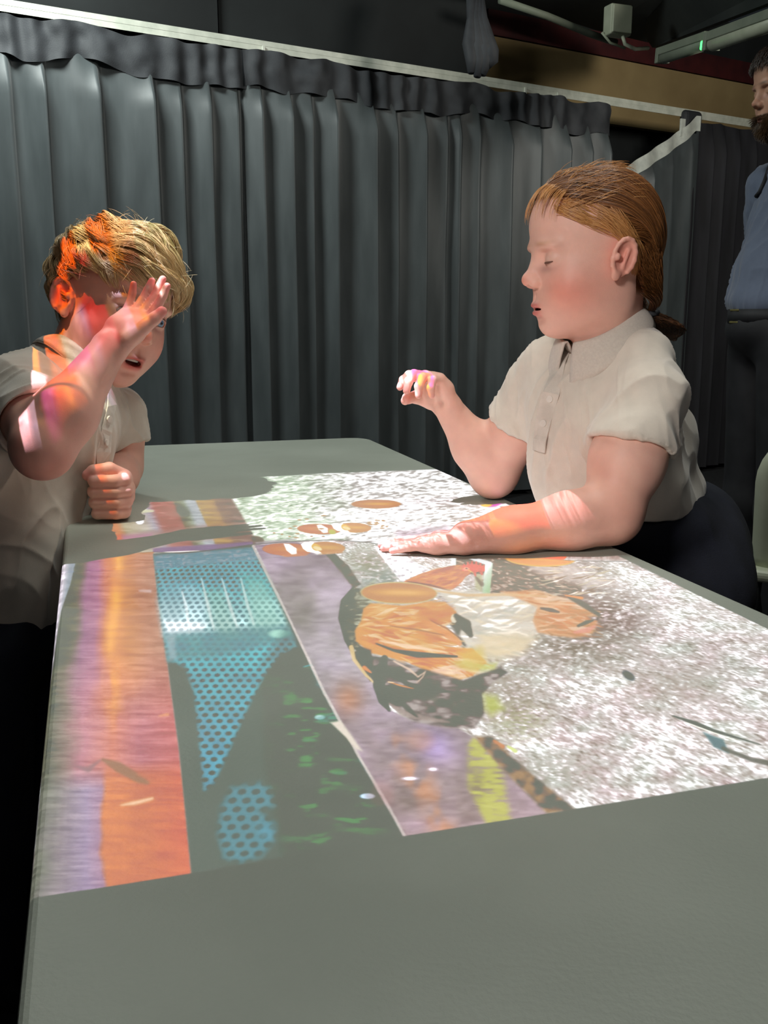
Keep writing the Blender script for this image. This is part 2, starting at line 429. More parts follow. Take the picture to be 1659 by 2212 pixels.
# fluorescent battens
def batten(a, b, r, label, led=None):
    a, b = np.array(a), np.array(b)
    t = empty('batten_light', (a + b) / 2); tag(t, label, 'ceiling light', 'fluorescent battens under the ceiling')
    d = (b - a) / np.linalg.norm(b - a); s = np.cross((0, 0, 1), d); s /= np.linalg.norm(s); u = np.cross(d, s)
    beam_between('spine', a, b, r * 1.8, r * 1.0, M_GREYPL, t, bevel=.004)
    tube('diffuser', [a - u * r * .8 + d * .02, b - u * r * .8 - d * .02], r * .8, M_WHITEPL if led is None else M_GREYPL, t, 16)
    for q in (a, b): box('end_cap', q - u * r * .5, (.03, r * 1.9, r * 2.0), M_GREYPL, t, (d, s, u), .004)
    if led is not None:
        m, nt, bb = mat_new('green_indicator'); bb.inputs['Emission Color'].default_value = (.05, 1, .12, 1); bb.inputs['Emission Strength'].default_value = 4.0; bb.inputs['Base Color'].default_value = (.1, .9, .2, 1)
        box('indicator_lamp', led, (.022, .02, .035), m, t, (d, s, u), .006)['label'] = 'glowing green indicator'
    return t
batten(P(1432, 112, 4.3), P(1532, 78, 3.9), .032, 'short white batten with a glowing green indicator at its end', P(1519, 98, 3.85))
batten(P(1538, 80, 3.8), P(1720, 14, 3.2), .034, 'long grey tube batten running out of the picture beside the bearded man')
# sloping ceiling panels
def panel(name, pts, mat):
    pts = [np.array(p) for p in pts]
    n = np.cross(pts[1] - pts[0], pts[2] - pts[0]); n /= np.linalg.norm(n)
    if n[2] > 0: n = -n
    V = pts + [p - n * .03 for p in pts]; k = len(pts)
    F = [tuple(range(k)), tuple(range(2 * k - 1, k - 1, -1))] + [(i, i + k, (i + 1) % k + k, (i + 1) % k) for i in range(k)]
    o = link_mesh(name, V, F, mat); tag(o, kind='structure'); return o
panel('ceiling', [P(1020, -60, 4.4), P(1500, -60, 4.4), P(1400, 92, 5.3), P(1290, 66, 5.3), P(1085, 0, 4.9)], M_CEIL)
panel('ceiling', [P(1500, -60, 4.2), P(1750, -60, 3.4), P(1750, -20, 3.4), P(1420, 104, 5.2), P(1392, 60, 5.2)], M_CEIL)

# ------------------------------------------------------------------ grey chair behind the girl
ch = empty('plastic_chair', (1.02, 1.95, 0)); tag(ch, 'pale grey plastic chair behind the girl, only its back showing', 'chair')
def chair_back():
    V = []; n = 17; m = 15
    for j in range(m):
        t = j / (m - 1); z = .44 + t * .36
        for i in range(n):
            u = i / (n - 1) * 2 - 1
            w = .21 * (1 - .55 * max(0, (t - .55) / .45) ** 2.2)
            zz = z - (.07 * u * u if t > .9 else 0)
            V.append(np.array([u * w, .045 * u * u - .07 * t, zz]))
    F = [(j * n + i, j * n + i + 1, (j + 1) * n + i + 1, (j + 1) * n + i) for j in range(m - 1) for i in range(n - 1)]
    return V, F
def place(V, o, yaw): c, s = math.cos(yaw), math.sin(yaw); return [np.array([o[0] + c * v[0] - s * v[1], o[1] + s * v[0] + c * v[1], o[2] + v[2]]) for v in V]
CO, CYAW = np.array([1.01, 2.02, 0.]), -.5
V, F = chair_back(); o = link_mesh('backrest', place(V, CO, CYAW), F, M_WHITEPL, ch, True); md = o.modifiers.new('s', 'SOLIDIFY'); md.thickness = .008
Vs, Fs = box_vf((0, .20, .43), (.42, .40, .03)); link_mesh('seat', place(Vs, CO, CYAW), Fs, M_WHITEPL, ch, False, .012)
for (x, y) in ((-.19, .02), (.19, .02), (-.18, .37), (.18, .37)):
    a, b = place([np.array([x, y, .42]), np.array([x * 1.12, y * 1.05 - .01, 0])], CO, CYAW); tube('leg', [a, b], .011, M_METAL, ch)
# ------------------------------------------------------------------ the projected picture
# painted in code on the table plane; two projectors overhead share it
PA0, PA1, PB0, PB1, PS = -.04, .72, -.78, .80, .0006
NW, NH = int((PA1 - PA0) / PS), int((PB1 - PB0) / PS)
ga = PA0 + (np.arange(NW, dtype=np.float32) + .5) * PS
gb = PB0 + (np.arange(NH, dtype=np.float32) + .5) * PS
GA, GB = np.meshgrid(ga, gb)
_wx = J[0] + WV[0] * GA + LV[0] * GB; _wy = J[1] + WV[1] * GA + LV[1] * GB; _wz = ZT - CAM[2]
_D = _wy * FW[1] + _wz * FW[2]
PX = (CX + FPX * _wx / _D).astype(np.float32)
PY = (CY - FPX * (_wy * UP[1] + _wz * UP[2]) / _D).astype(np.float32)
del _wx, _wy, _D
def to_ab(x, y):
    t = T(x, y)[:2] - J
    return float(t @ WV), float(t @ LV)
IMG = np.zeros((NH, NW, 3), np.float32)          # sRGB 0..255 as the photo shows it
def win(pts, pad=6):
    ab = np.array([to_ab(*p) for p in pts])
    x, y = PX, PY
    a0, b0 = ab.min(0); a1, b1 = ab.max(0)
    pw = .01 + pad * .0012
    i0 = max(0, int((a0 - pw - PA0) / PS)); i1 = min(NW, int((a1 + pw - PA0) / PS) + 1)
    j0 = max(0, int((b0 - pw - PB0) / PS)); j1 = min(NH, int((b1 + pw - PB0) / PS) + 1)
    return slice(j0, j1), slice(i0, i1)
def poly_mask(pts, X, Y, soft=1.2):
    "soft-edged polygon mask in photo pixels"
    n = len(pts); inside = np.zeros(X.shape, bool); dist = np.full(X.shape, 1e9, np.float32)
    for i in range(n):
        x1, y1 = pts[i]; x2, y2 = pts[(i + 1) % n]
        if y1 != y2:
            c = ((Y > min(y1, y2)) & (Y <= max(y1, y2)))
            xi = x1 + (Y - y1) * (x2 - x1) / (y2 - y1)
            inside ^= c & (X < xi)
        dx, dy = x2 - x1, y2 - y1
        t = np.clip(((X - x1) * dx + (Y - y1) * dy) / (dx * dx + dy * dy + 1e-9), 0, 1)
        dist = np.minimum(dist, (X - x1 - t * dx) ** 2 + (Y - y1 - t * dy) ** 2)
    d = np.sqrt(dist)
    return np.clip(.5 + np.where(inside, d, -d) / (2 * soft), 0, 1)
def blend(sl, m, col):
    col = np.asarray(col, np.float32)
    if col.ndim == 1: col = col[None, None, :]
    IMG[sl] = IMG[sl] * (1 - m[..., None]) + col * m[..., None]
def paint(pts, col, soft=1.2, alpha=1.0, tex=None):
    sl = win(pts, soft); X, Y = PX[sl], PY[sl]
    if X.size == 0: return
    m = poly_mask(pts, X, Y, soft) * alpha
    c = col(X, Y) if callable(col) else col
    blend(sl, m, c)
def mix(c1, c2, t):
    t = np.clip(t, 0, 1)[..., None]
    return np.asarray(c1, np.float32) * (1 - t) + np.asarray(c2, np.float32) * t
def ramp(t, stops):
    t = np.asarray(t); out = np.zeros(t.shape + (3,), np.float32)
    xs = [s[0] for s in stops]
    for k in range(3): out[..., k] = np.interp(t, xs, [s[1][k] for s in stops])
    return out
def ell(cx_, cy_, rx, ry, col, rot=0, soft=1.0, alpha=1.0):
    pts = [(cx_ - rx, cy_ - ry), (cx_ + rx, cy_ + ry), (cx_ - rx, cy_ + ry), (cx_ + rx, cy_ - ry)]
    R_ = max(rx, ry) if rot else 0
    if rot: pts = [(cx_ - R_, cy_ - R_), (cx_ + R_, cy_ + R_), (cx_ - R_, cy_ + R_), (cx_ + R_, cy_ - R_)]
    sl = win(pts, 4); X, Y = PX[sl], PY[sl]
    if X.size == 0: return
    c, s = math.cos(rot), math.sin(rot)
    x = (X - cx_) * c + (Y - cy_) * s; y = -(X - cx_) * s + (Y - cy_) * c
    q = np.sqrt((x / rx) ** 2 + (y / ry) ** 2)
    m = np.clip((1 - q) * min(rx, ry) / soft + .5, 0, 1) * alpha
    blend(sl, m, col(X, Y, x / rx, y / ry) if callable(col) else col)
def stroke(pts, w, col, alpha=1.0, soft=.8):
    "tapered brush stroke: w = width in photo pixels at each point"
    ws = w if hasattr(w, '__len__') else [w] * len(pts)
    sl = win(pts, max(ws) + 2); X, Y = PX[sl], PY[sl]
    if X.size == 0: return
    m = np.zeros(X.shape, np.float32)
    for i in range(len(pts) - 1):
        (x1, y1), (x2, y2) = pts[i], pts[i + 1]
        dx, dy = x2 - x1, y2 - y1
        t = np.clip(((X - x1) * dx + (Y - y1) * dy) / (dx * dx + dy * dy + 1e-9), 0, 1)
        d = np.sqrt((X - x1 - t * dx) ** 2 + (Y - y1 - t * dy) ** 2)
        ww = ws[i] + (ws[i + 1] - ws[i]) * t
        m = np.maximum(m, np.clip((ww / 2 - d) / soft + .5, 0, 1))
    blend(sl, m * alpha, col)

# --- near picture
NEAR = [(120, 1199), (170, 1196), (260, 1196), (330, 1192), (390, 1196), (450, 1190), (545, 1176), (640, 1169), (720, 1166), (800, 1172), (880, 1190),
        (1000, 1196), (1120, 1202), (1230, 1211), (1360, 1213), (1660, 1359), (2000, 1520), (2000, 1618), (1659, 1680), (1180, 1757), (870, 1806), (640, 1846), (412, 1886),
        (250, 1912), (88, 1936), (60, 1936)]
def gravel(X, Y):
    A = np.float32(1); s = np.float32(1)
    sc = np.clip((Y - 640) / 600, .3, 2.2)               # coarser towards the viewer
    wx = X + 10 * (fbm(X / 30, Y / 22, 2, 5) - .5)
    g = fbm((wx * .9 + Y * .5) / (5.0 * sc), (Y - X * .12) / (2.4 * sc), 3, 1)
    g2 = fbm(X / (15 * sc), (Y - X * .2) / (6.5 * sc), 2, 9)
    g3 = vnoise((X + Y * .6) / (2.6 * sc), (Y - X * .15) / (1.5 * sc), 27)
    v = (g * .5 + g2 * .26 + g3 * .24)
    low = fbm(X / 140, Y / 70, 2, 21); hue = fbm(X / 46, Y / 24, 2, 29)[..., None]
    c = ramp(v, [(.2, (150, 138, 126)), (.32, (182, 172, 162)), (.44, (212, 205, 199)), (.56, (232, 228, 226)), (.7, (250, 248, 247))])
    c = c + (hue - .5) * np.array([10, -14, -4], np.float32)
    return c - (low[..., None] - .4) * np.array([36, 44, 46], np.float32) * .8
paint(NEAR, lambda X, Y: gravel(X, Y), 1.5)
# darker, browner gravel round the hen's tail and to its right
def spot(cx_, cy_, rx, ry, col, a):
    def f(X, Y, x, y): return col
    sl = win([(cx_ - rx, cy_ - ry), (cx_ + rx, cy_ + ry), (cx_ - rx, cy_ + ry), (cx_ + rx, cy_ - ry)], 4)
    X, Y = PX[sl], PY[sl]
    q = np.sqrt(((X - cx_) / rx) ** 2 + ((Y - cy_) / ry) ** 2)
    n = fbm((X * .9 + Y * .5) / 8, (Y - X * .12) / 4, 2, 33)
    blend(sl, np.clip(1 - q, 0, 1) * a * np.clip((.75 - n) * 2.6, 0, 1), col)
spot(1300, 1330, 150, 80, (110, 90, 80), 1.0)
spot(1230, 1400, 190, 75, (120, 110, 92), .9)
spot(1230, 1250, 110, 60, (90, 76, 66), 1.0)
spot(1100, 1500, 120, 90, (150, 140, 118), .8)
spot(1450, 1480, 170, 80, (176, 160, 146), .6)
spot(1120, 1560, 90, 60, (170, 176, 120), .6)
spot(1190, 1670, 160, 60, (150, 150, 130), .7)
spot(830, 1260, 90, 90, (136, 150, 138), .95)
spot(790, 1215, 60, 40, (150, 150, 120), .8)
# broad white drift and posts left of the brown hen's head
paint([(808, 1180), (850, 1184), (890, 1212), (955, 1246), (880, 1262), (862, 1250), (835, 1216)], (250, 250, 250), 3)
def wdrift(X, Y): return ramp(fbm(X / 9, Y / 4, 3, 3), [(.25, (205, 200, 205)), (.5, (250, 248, 250)), (.8, (255, 255, 255))])
paint([(808, 1180), (850, 1184), (890, 1212), (955, 1246), (880, 1262), (862, 1250), (835, 1216)], wdrift, 3)
def brown(X, Y): return ramp(fbm((X + Y) / 10, (Y - X * .3) / 3.2, 3, 4), [(.25, (78, 66, 56)), (.45, (112, 96, 84)), (.6, (140, 122, 106)), (.75, (205, 190, 176))])
paint([(978, 1199), (1090, 1203), (1110, 1214), (1200, 1224), (1262, 1248), (1250, 1292), (1060, 1283), (1052, 1240), (975, 1240)], brown, 2.5)
paint([(1115, 1212), (1240, 1218), (1330, 1262), (1270, 1270), (1160, 1240)], (226, 216, 210), 8, .75)
paint([(973, 1199), (985, 1199), (984, 1232), (974, 1232)], (226, 238, 234), 1.2)
paint([(985, 1198), (1005, 1198), (1062, 1214), (1062, 1222), (1044, 1219)], (226, 232, 232), 1.2)
paint([(1047, 1216), (1064, 1216), (1057, 1284), (1041, 1282)], lambda X, Y: mix((232, 242, 236), (170, 206, 160), (Y - 1225) / 55 + (X - 1052) / 40), 1.2)
paint([(1024, 1240), (1042, 1240), (1040, 1280), (1026, 1272)], (190, 190, 150), 3, .8)
# straw wisps at the end of the tail
r_ = random.Random(3)
for k in range(46):
    x, y = r_.uniform(1150, 1290), r_.uniform(1222, 1290)
    a = r_.uniform(-1.0, .2); l = r_.uniform(14, 46)
    stroke([(x, y), (x + l * .5, y + math.sin(a) * l * .2), (x + l, y + math.sin(a) * l * .55)], [1, 3.2, .6], r_.choice([(250, 240, 226), (232, 214, 190), (206, 196, 170), (150, 128, 104)]), .85)

# wooden plank on the left
PL = [(168, 1196), (330, 1190), (341, 1290), (357, 1400), (370, 1500), (386, 1620), (400, 1760), (412, 1886), (250, 1912), (60, 1940), (75, 1800), (100, 1500), (135, 1300)]
def left_t(X, Y):      # 0 at the table's left side, 1 at the plank's right edge
    xr = np.interp(Y, [1190, 1290, 1400, 1500, 1620, 1760, 1886], [330, 341, 357, 370, 386, 400, 412])
    xl = np.interp(Y, [1195, 1400, 1640, 1900], [172, 128, 98, 74])
    return (X - xl) / (xr - xl)
def plank(X, Y):
    t = left_t(X, Y)
    g = fbm(X / 46 + 3, Y / 7.0, 3, 11)                       # cross grain streaks
    n = fbm(X / 90, Y / 70, 3, 13)
    base = ramp(t + (n - .5) * .16, [(0, (112, 120, 100)), (.10, (128, 128, 108)), (.18, (176, 134, 158)), (.30, (190, 138, 160)), (.40, (222, 150, 126)), (.52, (232, 160, 104)), (.66, (214, 152, 104)), (.82, (204, 150, 122)), (1.0, (196, 150, 128))])
    low = ramp(t + (n - .5) * .12, [(0, (134, 138, 122)), (.14, (160, 150, 152)), (.34, (178, 160, 184)), (.43, (182, 150, 170)), (.47, (222, 138, 84)), (.75, (214, 128, 84)), (1.0, (222, 124, 96))])
    mid = ramp(t + (n - .5) * .2, [(0, (120, 124, 106)), (.12, (160, 140, 130)), (.25, (206, 148, 156)), (.5, (222, 146, 126)), (.75, (200, 134, 138)), (1.0, (206, 126, 122))])
    s1 = np.clip((Y - 1400) / 160, 0, 1)[..., None]; s2 = np.clip((Y - 1650 + (t - .5) * 30) / 50, 0, 1)[..., None]
    c = base * (1 - s1) + mid * s1; c = c * (1 - s2) + low * s2
    yel = np.clip(1 - np.abs(t - .5 - .03 * np.sin(Y / 60)) / .10, 0, 1) * np.clip((fbm(X / 30, Y / 60, 2, 17) - .35) * 4, 0, 1) * np.clip((1640 - Y) / 200, 0, 1)
    c = c + yel[..., None] * np.array([26, 26, -30], np.float32)
    f1 = fbm(X / 60, Y / 2.6, 2, 15)[..., None] - .5; f2 = fbm((t * 46), Y / 240, 2, 16)[..., None] - .5; f3 = vnoise(X / 2.2, Y / 2.0, 19)[..., None] - .5
    return c + (g[..., None] - .5) * np.array([44, 42, 38], np.float32) + f1 * 26 + f2 * 8 + f3 * 14
paint(PL, plank, 1.5)
stroke([(300, 1196), (331, 1194)], 3, (200, 150, 110))
for pts, w, col, al in (([(165, 1655), (190, 1662), (215, 1642)], [3, 12, 3], (156, 132, 132), .7), ([(222, 1640), (255, 1656), (300, 1682), (318, 1690)], [6, 22, 18, 8], (150, 126, 96), .7),
                        ([(262, 1738), (290, 1734), (328, 1724)], [4, 9, 7], (255, 214, 176), .95), ([(302, 1276), (324, 1277)], [2, 5], (236, 214, 214), .9),
                        ([(345, 1546), (362, 1543)], [2, 5], (255, 190, 130), .8), ([(245, 1250), (243, 1500)], [4, 2], (236, 160, 90), .5), ([(300, 1672), (330, 1684)], [8, 4], (200, 120, 80), .7)):
    stroke(pts, w, col, al, 6)
# pale strip along the table's left edge
paint([(115, 1199), (168, 1195), (152, 1262), (128, 1330), (112, 1440), (96, 1500), (80, 1500)],
      lambda X, Y: mix((232, 226, 232), (168, 180, 188), np.clip((X - np.interp(Y, [1195, 1450], [144, 108])) / 12, 0, 1)) + (fbm(X / 30, Y / 9, 2, 2)[..., None] - .5) * 60, 1.5)
paint([(80, 1500), (97, 1500), (112, 1440), (104, 1540), (92, 1660), (60, 1660)], (160, 162, 138), 3, .8)

# dark aviary behind the plank
DARK = [(331, 1196), (545, 1177), (585, 1250), (626, 1345), (700, 1500), (775, 1640), (830, 1735), (870, 1806), (640, 1846), (412, 1886), (400, 1760), (386, 1620), (370, 1500), (357, 1400), (341, 1290)]
def dark(X, Y):
    n = fbm(X / 70, Y / 45, 3, 41); g = fbm(X / 34, Y / 7, 3, 43)
    rt = np.clip((X - np.interp(Y, [1350, 1650, 1850], [560, 560, 600])) / 90, 0, 1) * np.clip((Y - 1380) / 120, 0, 1)
    c = mix((112, 122, 110), (62, 92, 70), rt * .9) + ((g - .5) * 34)[..., None] * rt[..., None]
    gr = np.clip((g - .52) * 5, 0, 1) * np.clip((fbm(X / 60, Y / 50, 2, 47) - .42) * 5, 0, 1) * rt
    c = c * (1 - gr[..., None] * .8) + np.array([104, 162, 104], np.float32) * gr[..., None] * .8
    edge = np.clip((X - np.interp(Y, [1177, 1345, 1500, 1640, 1806], [545, 626, 700, 775, 870]) + 34) / 34, 0, 1) * np.clip((Y - 1420) / 60, 0, 1) * np.clip((1700 - Y) / 100, 0, 1)
    c = c + (edge * (n - .3) * 1.4)[..., None] * np.array([20, 70, 96], np.float32)
    return c
paint(DARK, dark, 1.5)
# teal netting
def net(X, Y):
    sc = np.clip((Y - 700) / 800, .5, 1.4)
    vv = np.log(np.maximum(Y - 690, 10)) * 66
    px_ = (X - 470) / (sc * 21) + .018 * (Y - 1400) / sc * .5
    row = np.floor(vv); fy = vv - row
    xx = px_ + .5 * (row % 2)
    fx = xx - np.floor(xx)
    d = np.sqrt(((fx - .5) * 1.35) ** 2 + ((fy - .5) * 1.2) ** 2)
    hole = np.clip((.49 - d) * 7, 0, 1)
    n = fbm(X / 50, Y / 30, 2, 51)
    line = ramp(np.clip((Y - 1200) / 600, 0, 1), [(0, (80, 160, 166)), (.10, (84, 172, 184)), (.18, (170, 222, 222)), (.27, (190, 226, 226)), (.32, (110, 190, 196)), (.5, (70, 164, 176)), (.75, (78, 158, 178)), (1, (104, 166, 178))])
    line = line + (n[..., None] - .5) * 60
    hol = ramp(np.clip((Y - 1200) / 600, 0, 1), [(0, (110, 130, 130)), (.08, (60, 100, 104)), (.2, (86, 136, 140)), (.28, (90, 140, 146)), (.34, (84, 124, 124)), (.6, (80, 106, 98)), (1, (96, 108, 98))])
    return line * (1 - hole[..., None]) + hol * hole[..., None]
NETP = [(333, 1200), (545, 1184), (585, 1262), (622, 1352), (640, 1395), (604, 1414), (575, 1450), (548, 1500), (520, 1560), (492, 1625), (462, 1690), (440, 1708), (436, 1660), (428, 1580), (420, 1500), (400, 1440), (362, 1425), (352, 1370)]
paint(NETP, net, 5)
paint([(333, 1200), (545, 1183), (560, 1206), (470, 1214), (336, 1232)], lambda X, Y: mix((166, 176, 184), (110, 150, 160), np.clip((fbm(X / 8, Y / 3, 2, 60) - .35) * 4, 0, 1)), 2.5, .85)
for k in range(6):
    x = 350 + k * 37
    stroke([(x + 2, 1199 - k * 3), (x + 10, 1238 - k * 3)], 2.4, (60, 140, 156), .8)
for k in range(3):
    stroke([(336, 1208 + k * 9), (440, 1200 + k * 9), (556, 1192 + k * 9)], 1.5, (70, 136, 150), .7)
# bright washed-out part of the netting
paint([(341, 1300), (346, 1266), (420, 1256), (450, 1300), (440, 1366), (370, 1374), (352, 1372)], lambda X, Y: net(X, Y) * .62 + np.array([236, 240, 252], np.float32) * .38, 10, .85)
paint([(352, 1340), (450, 1345), (440, 1362), (362, 1372)], (240, 246, 250), 6, .6)
for x0, x1 in ((393, 409), (435, 462), (479, 512), (520, 548)):
    stroke([(x0, 1278 if x0 < 400 else 1250), ((x0 + x1) / 2 + 1, 1310), (x1, 1368 - (x0 - 393) * .16)], [3, 7, 5], (226, 240, 240), .8, 2.5)
paint([(520, 1240), (575, 1245), (618, 1350), (600, 1372), (545, 1360)], (176, 226, 206), 16, .55)
paint([(440, 1275), (480, 1270), (520, 1370), (470, 1380)], (180, 214, 190), 12, .35)
paint([(358, 1372), (480, 1360), (620, 1352), (636, 1380), (500, 1412), (362, 1428)], lambda X, Y: mix((84, 128, 138), (120, 166, 160), fbm(X / 30, Y / 20, 2, 61)), 8, .7)
ell(604, 1369, 22, 9, (188, 242, 222), 0, 5, .9)
paint([(358, 1375), (378, 1372), (382, 1424), (364, 1428)], (190, 200, 204), 5, .55)
paint([(620, 1350), (640, 1392), (600, 1425), (560, 1440)], (56, 92, 92), 10, .5)
# second scrap of net
def net2(X, Y):
    row = np.floor((Y - 1700) / 19); fy = (Y - 1700) / 19 - row
    xx = (X - 480 + (Y - 1700) * .3) / 30 + .5 * (row % 2); fx = xx - np.floor(xx)
    d = np.sqrt(((fx - .5) * 1.3) ** 2 + ((fy - .5) * 1.15) ** 2)
    h = np.clip((.47 - d) * 8, 0, 1)[..., None]
    return np.array([104, 160, 172], np.float32) * (1 - h) + np.array([100, 120, 112], np.float32) * h
paint([(500, 1700), (560, 1690), (582, 1702), (592, 1740), (560, 1750), (594, 1780), (590, 1815), (565, 1848), (520, 1862), (482, 1852), (470, 1800), (478, 1740)], net2, 9, .8)
paint([(555, 1782), (592, 1784), (586, 1812), (562, 1812)], (118, 182, 206), 8, .4)
ell(690, 1549, 11, 5, (226, 255, 250), 0, 2.5, 1); ell(792, 1719, 16, 6, (206, 232, 252), 0, 2.5, 1); ell(704, 1553, 26, 9, (80, 140, 136), 0, 7, .5)
for k in range(26):
    x, y = r_.uniform(610, 760), r_.uniform(1420, 1760)
    if x > 545 + (y - 1200) * .5: continue
    stroke([(x, y), (x + r_.uniform(20, 60), y - r_.uniform(0, 8))], [1, 3], r_.choice([(60, 120, 128), (90, 130, 90), (116, 140, 84), (72, 110, 92)]), .45, 2)
stroke([(655, 1440), (690, 1432), (700, 1428)], [2, 4, 2], (120, 190, 190), .8, 2)
for (x, y, w, h) in ((726, 1640, 34, 5), (742, 1700, 52, 8), (800, 1795, 50, 8), (744, 1790, 40, 6), (690, 1760, 40, 5)):
    ell(x, y, w, h, (104, 146, 84), 0, 4, .55)
# pale bead of the second plank, then the plank
P2 = [(550, 1178), (640, 1170), (706, 1198), (735, 1234), (762, 1268), (738, 1300), (733, 1335), (746, 1385), (775, 1440), (812, 1490), (835, 1530), (880, 1552), (985, 1570), (1030, 1598), (1085, 1660), (1180, 1757), (870, 1806), (826, 1720), (775, 1630), (700, 1490), (628, 1340)]
def plank2(X, Y):
    n = fbm(X / 60, Y / 50, 3, 71); g = fbm(X / 26, Y / 6, 3, 73)
    tt = X - np.interp(Y, [1180, 1340, 1490, 1630, 1806], [548, 628, 700, 775, 870])
    c = ramp(np.clip((Y - 1180) / 620, 0, 1), [(0, (168, 152, 164)), (.2, (176, 166, 168)), (.4, (178, 170, 172)), (.6, (176, 160, 168)), (1, (172, 150, 150))])
    c = c + (n[..., None] - .5) * np.array([70, 60, 86], np.float32)
    o1 = np.exp(-(((X - 752) / 30) ** 2 + ((Y - 1510) / 34) ** 2))
    o2 = np.exp(-(((tt - 98) / 34) ** 2)) * np.clip((Y - 1570) / 40, 0, 1)
    c = c * (1 - (o1 * .7)[..., None]) + np.array([206, 146, 110], np.float32) * (o1 * .7)[..., None]
    o2 = o2 * np.clip((fbm(X / 30, Y / 40, 2, 75) - .3) * 3, 0, 1)
    c = c * (1 - (o2 * .65)[..., None]) + np.array([228, 160, 116], np.float32) * (o2 * .65)[..., None]
    v = np.exp(-(((X - (935 + (Y - 1600) * .2)) / 40) ** 2 + ((Y - 1610) / 34) ** 2)); c = c + v[..., None] * np.array([6, 2, 40], np.float32)
    ol = np.clip((tt - np.interp(Y, [1560, 1610, 1700, 1790], [300, 238, 190, 186])) / 14, 0, 1) * np.clip(1 - (tt - np.interp(Y, [1560, 1610, 1700, 1790], [330, 296, 268, 236])) / 18, 0, 1) * np.clip((Y - 1575) / 20, 0, 1)
    ol = ol * np.clip((g - .2) * 3, .3, 1)
    c = c * (1 - (ol * .8)[..., None]) + np.array([196, 200, 92], np.float32) * (ol * .8)[..., None]
    return c + (g[..., None] - .5) * 42
paint(P2, plank2, 1.5)
stroke([(546, 1180), (585, 1258), (628, 1345), (700, 1497), (775, 1635), (830, 1725), (872, 1804)], [5, 5, 4, 6, 5, 4, 5], (224, 214, 206), .8, 1.5)
paint([(712, 1560), (735, 1556), (760, 1590), (782, 1622), (768, 1618), (745, 1592)], (232, 222, 206), 2.5)
for (x, y, w, h, c) in ((884, 1681, 17, 4, (250, 240, 255)), (934, 1661, 10, 4, (250, 236, 250)), (905, 1600, 30, 22, (224, 170, 140)), (820, 1716, 30, 30, (196, 150, 150))):
    ell(x, y, w, h, c, 0, 3 if h < 8 else 18, .9 if h < 8 else .4)
# gap beside the second plank
paint([(704, 1198), (722, 1196), (752, 1222), (778, 1262), (764, 1272), (738, 1238)], lambda X, Y: mix((76, 70, 58), (168, 150, 130), fbm(X / 9, Y / 5, 2, 81) - .1), 2)
paint([(762, 1268), (780, 1272), (812, 1250), (800, 1290), (812, 1330), (780, 1372), (776, 1410), (758, 1400), (744, 1380), (733, 1335), (738, 1298)], lambda X, Y: mix((84, 78, 60), (196, 200, 178), (fbm(X / 12, Y / 4, 3, 83) - .3) * 1.7 + np.clip((X - 765) / 60, -.2, .6)), 3)
stroke([(762, 1270), (740, 1298), (735, 1335), (748, 1382), (775, 1435), (800, 1470)], [4, 9, 10, 10, 7, 4], (80, 74, 56), .95, 2)
paint([(1022, 1590), (1062, 1590), (1110, 1640), (1170, 1690), (1242, 1748), (1180, 1757), (1085, 1662)], lambda X, Y: ramp(fbm(X / 22, Y / 16, 3, 85), [(.3, (86, 78, 62)), (.5, (128, 112, 92)), (.7, (170, 140, 106))]), 4)
stroke([(1066, 1600), (1085, 1612)], [6, 8], (210, 140, 86), .9, 3); stroke([(1096, 1612), (1112, 1622)], [5, 8], (226, 240, 150), .9, 3)

# --- the hens
def feathers(poly, n, cols, ang, ln, wd, seed, alpha=.75, jit=.25, soft=1.6):
    rr = random.Random(seed); xs = [p[0] for p in poly]; ys = [p[1] for p in poly]
    def ins(x, y):
        c = False
        for i in range(len(poly)):
            x1, y1 = poly[i]; x2, y2 = poly[i - 1]
            if (y1 > y) != (y2 > y) and x < (x2 - x1) * (y - y1) / (y2 - y1) + x1: c = not c
        return c
    k = 0; tries = 0
    while k < n and tries < n * 20:
        tries += 1
        x, y = rr.uniform(min(xs), max(xs)), rr.uniform(min(ys), max(ys))
        if not ins(x, y): continue
        a = (ang(x, y) if callable(ang) else ang) + rr.gauss(0, jit); l = ln * rr.uniform(.5, 1.3); w = wd * rr.uniform(.5, 1.3)
        if not ins(x + math.cos(a) * l * .6, y + math.sin(a) * l * .6): continue
        b = rr.uniform(-.15, .15) * l
        stroke([(x, y), (x + math.cos(a) * l * .5 - math.sin(a) * b, y + math.sin(a) * l * .5 + math.cos(a) * b), (x + math.cos(a) * l, y + math.sin(a) * l)], [w * .3, w, w * .2], rr.choice(cols), alpha * rr.uniform(.5, .9), soft)
        k += 1
H2 = [(872, 1256), (888, 1248), (912, 1238), (945, 1228), (975, 1223), (992, 1220), (1006, 1221), (1016, 1228), (1016, 1238), (1004, 1246), (998, 1256), (984, 1268), (970, 1277), (930, 1267), (886, 1262)]
paint(H2, (212, 136, 82), 1.2)
feathers(H2, 60, [(176, 98, 52), (158, 84, 44)], lambda x, y: -.35, 30, 3.4, 5)
feathers(H2, 90, [(240, 186, 126), (226, 154, 92), (206, 122, 66), (250, 206, 150)], lambda x, y: -.32, 26, 2.6, 6, jit=.35)
stroke([(880, 1256), (930, 1264), (972, 1276)], [2, 4, 2], (120, 84, 56), .8, 1.5)
for (x, y, h) in ((1001, 1219, 7), (1009, 1215, 8), (1018, 1213, 9), (1027, 1214, 9), (1036, 1217, 8), (1043, 1221, 6)):
    stroke([(x, y + h + 4), (x + 1, y)], [8, 3], (232, 84, 70), 1, 1)
paint([(996, 1224), (1012, 1219), (1030, 1219), (1046, 1224), (1043, 1232), (1030, 1236), (1018, 1235), (1006, 1233)], (226, 84, 72), 1)
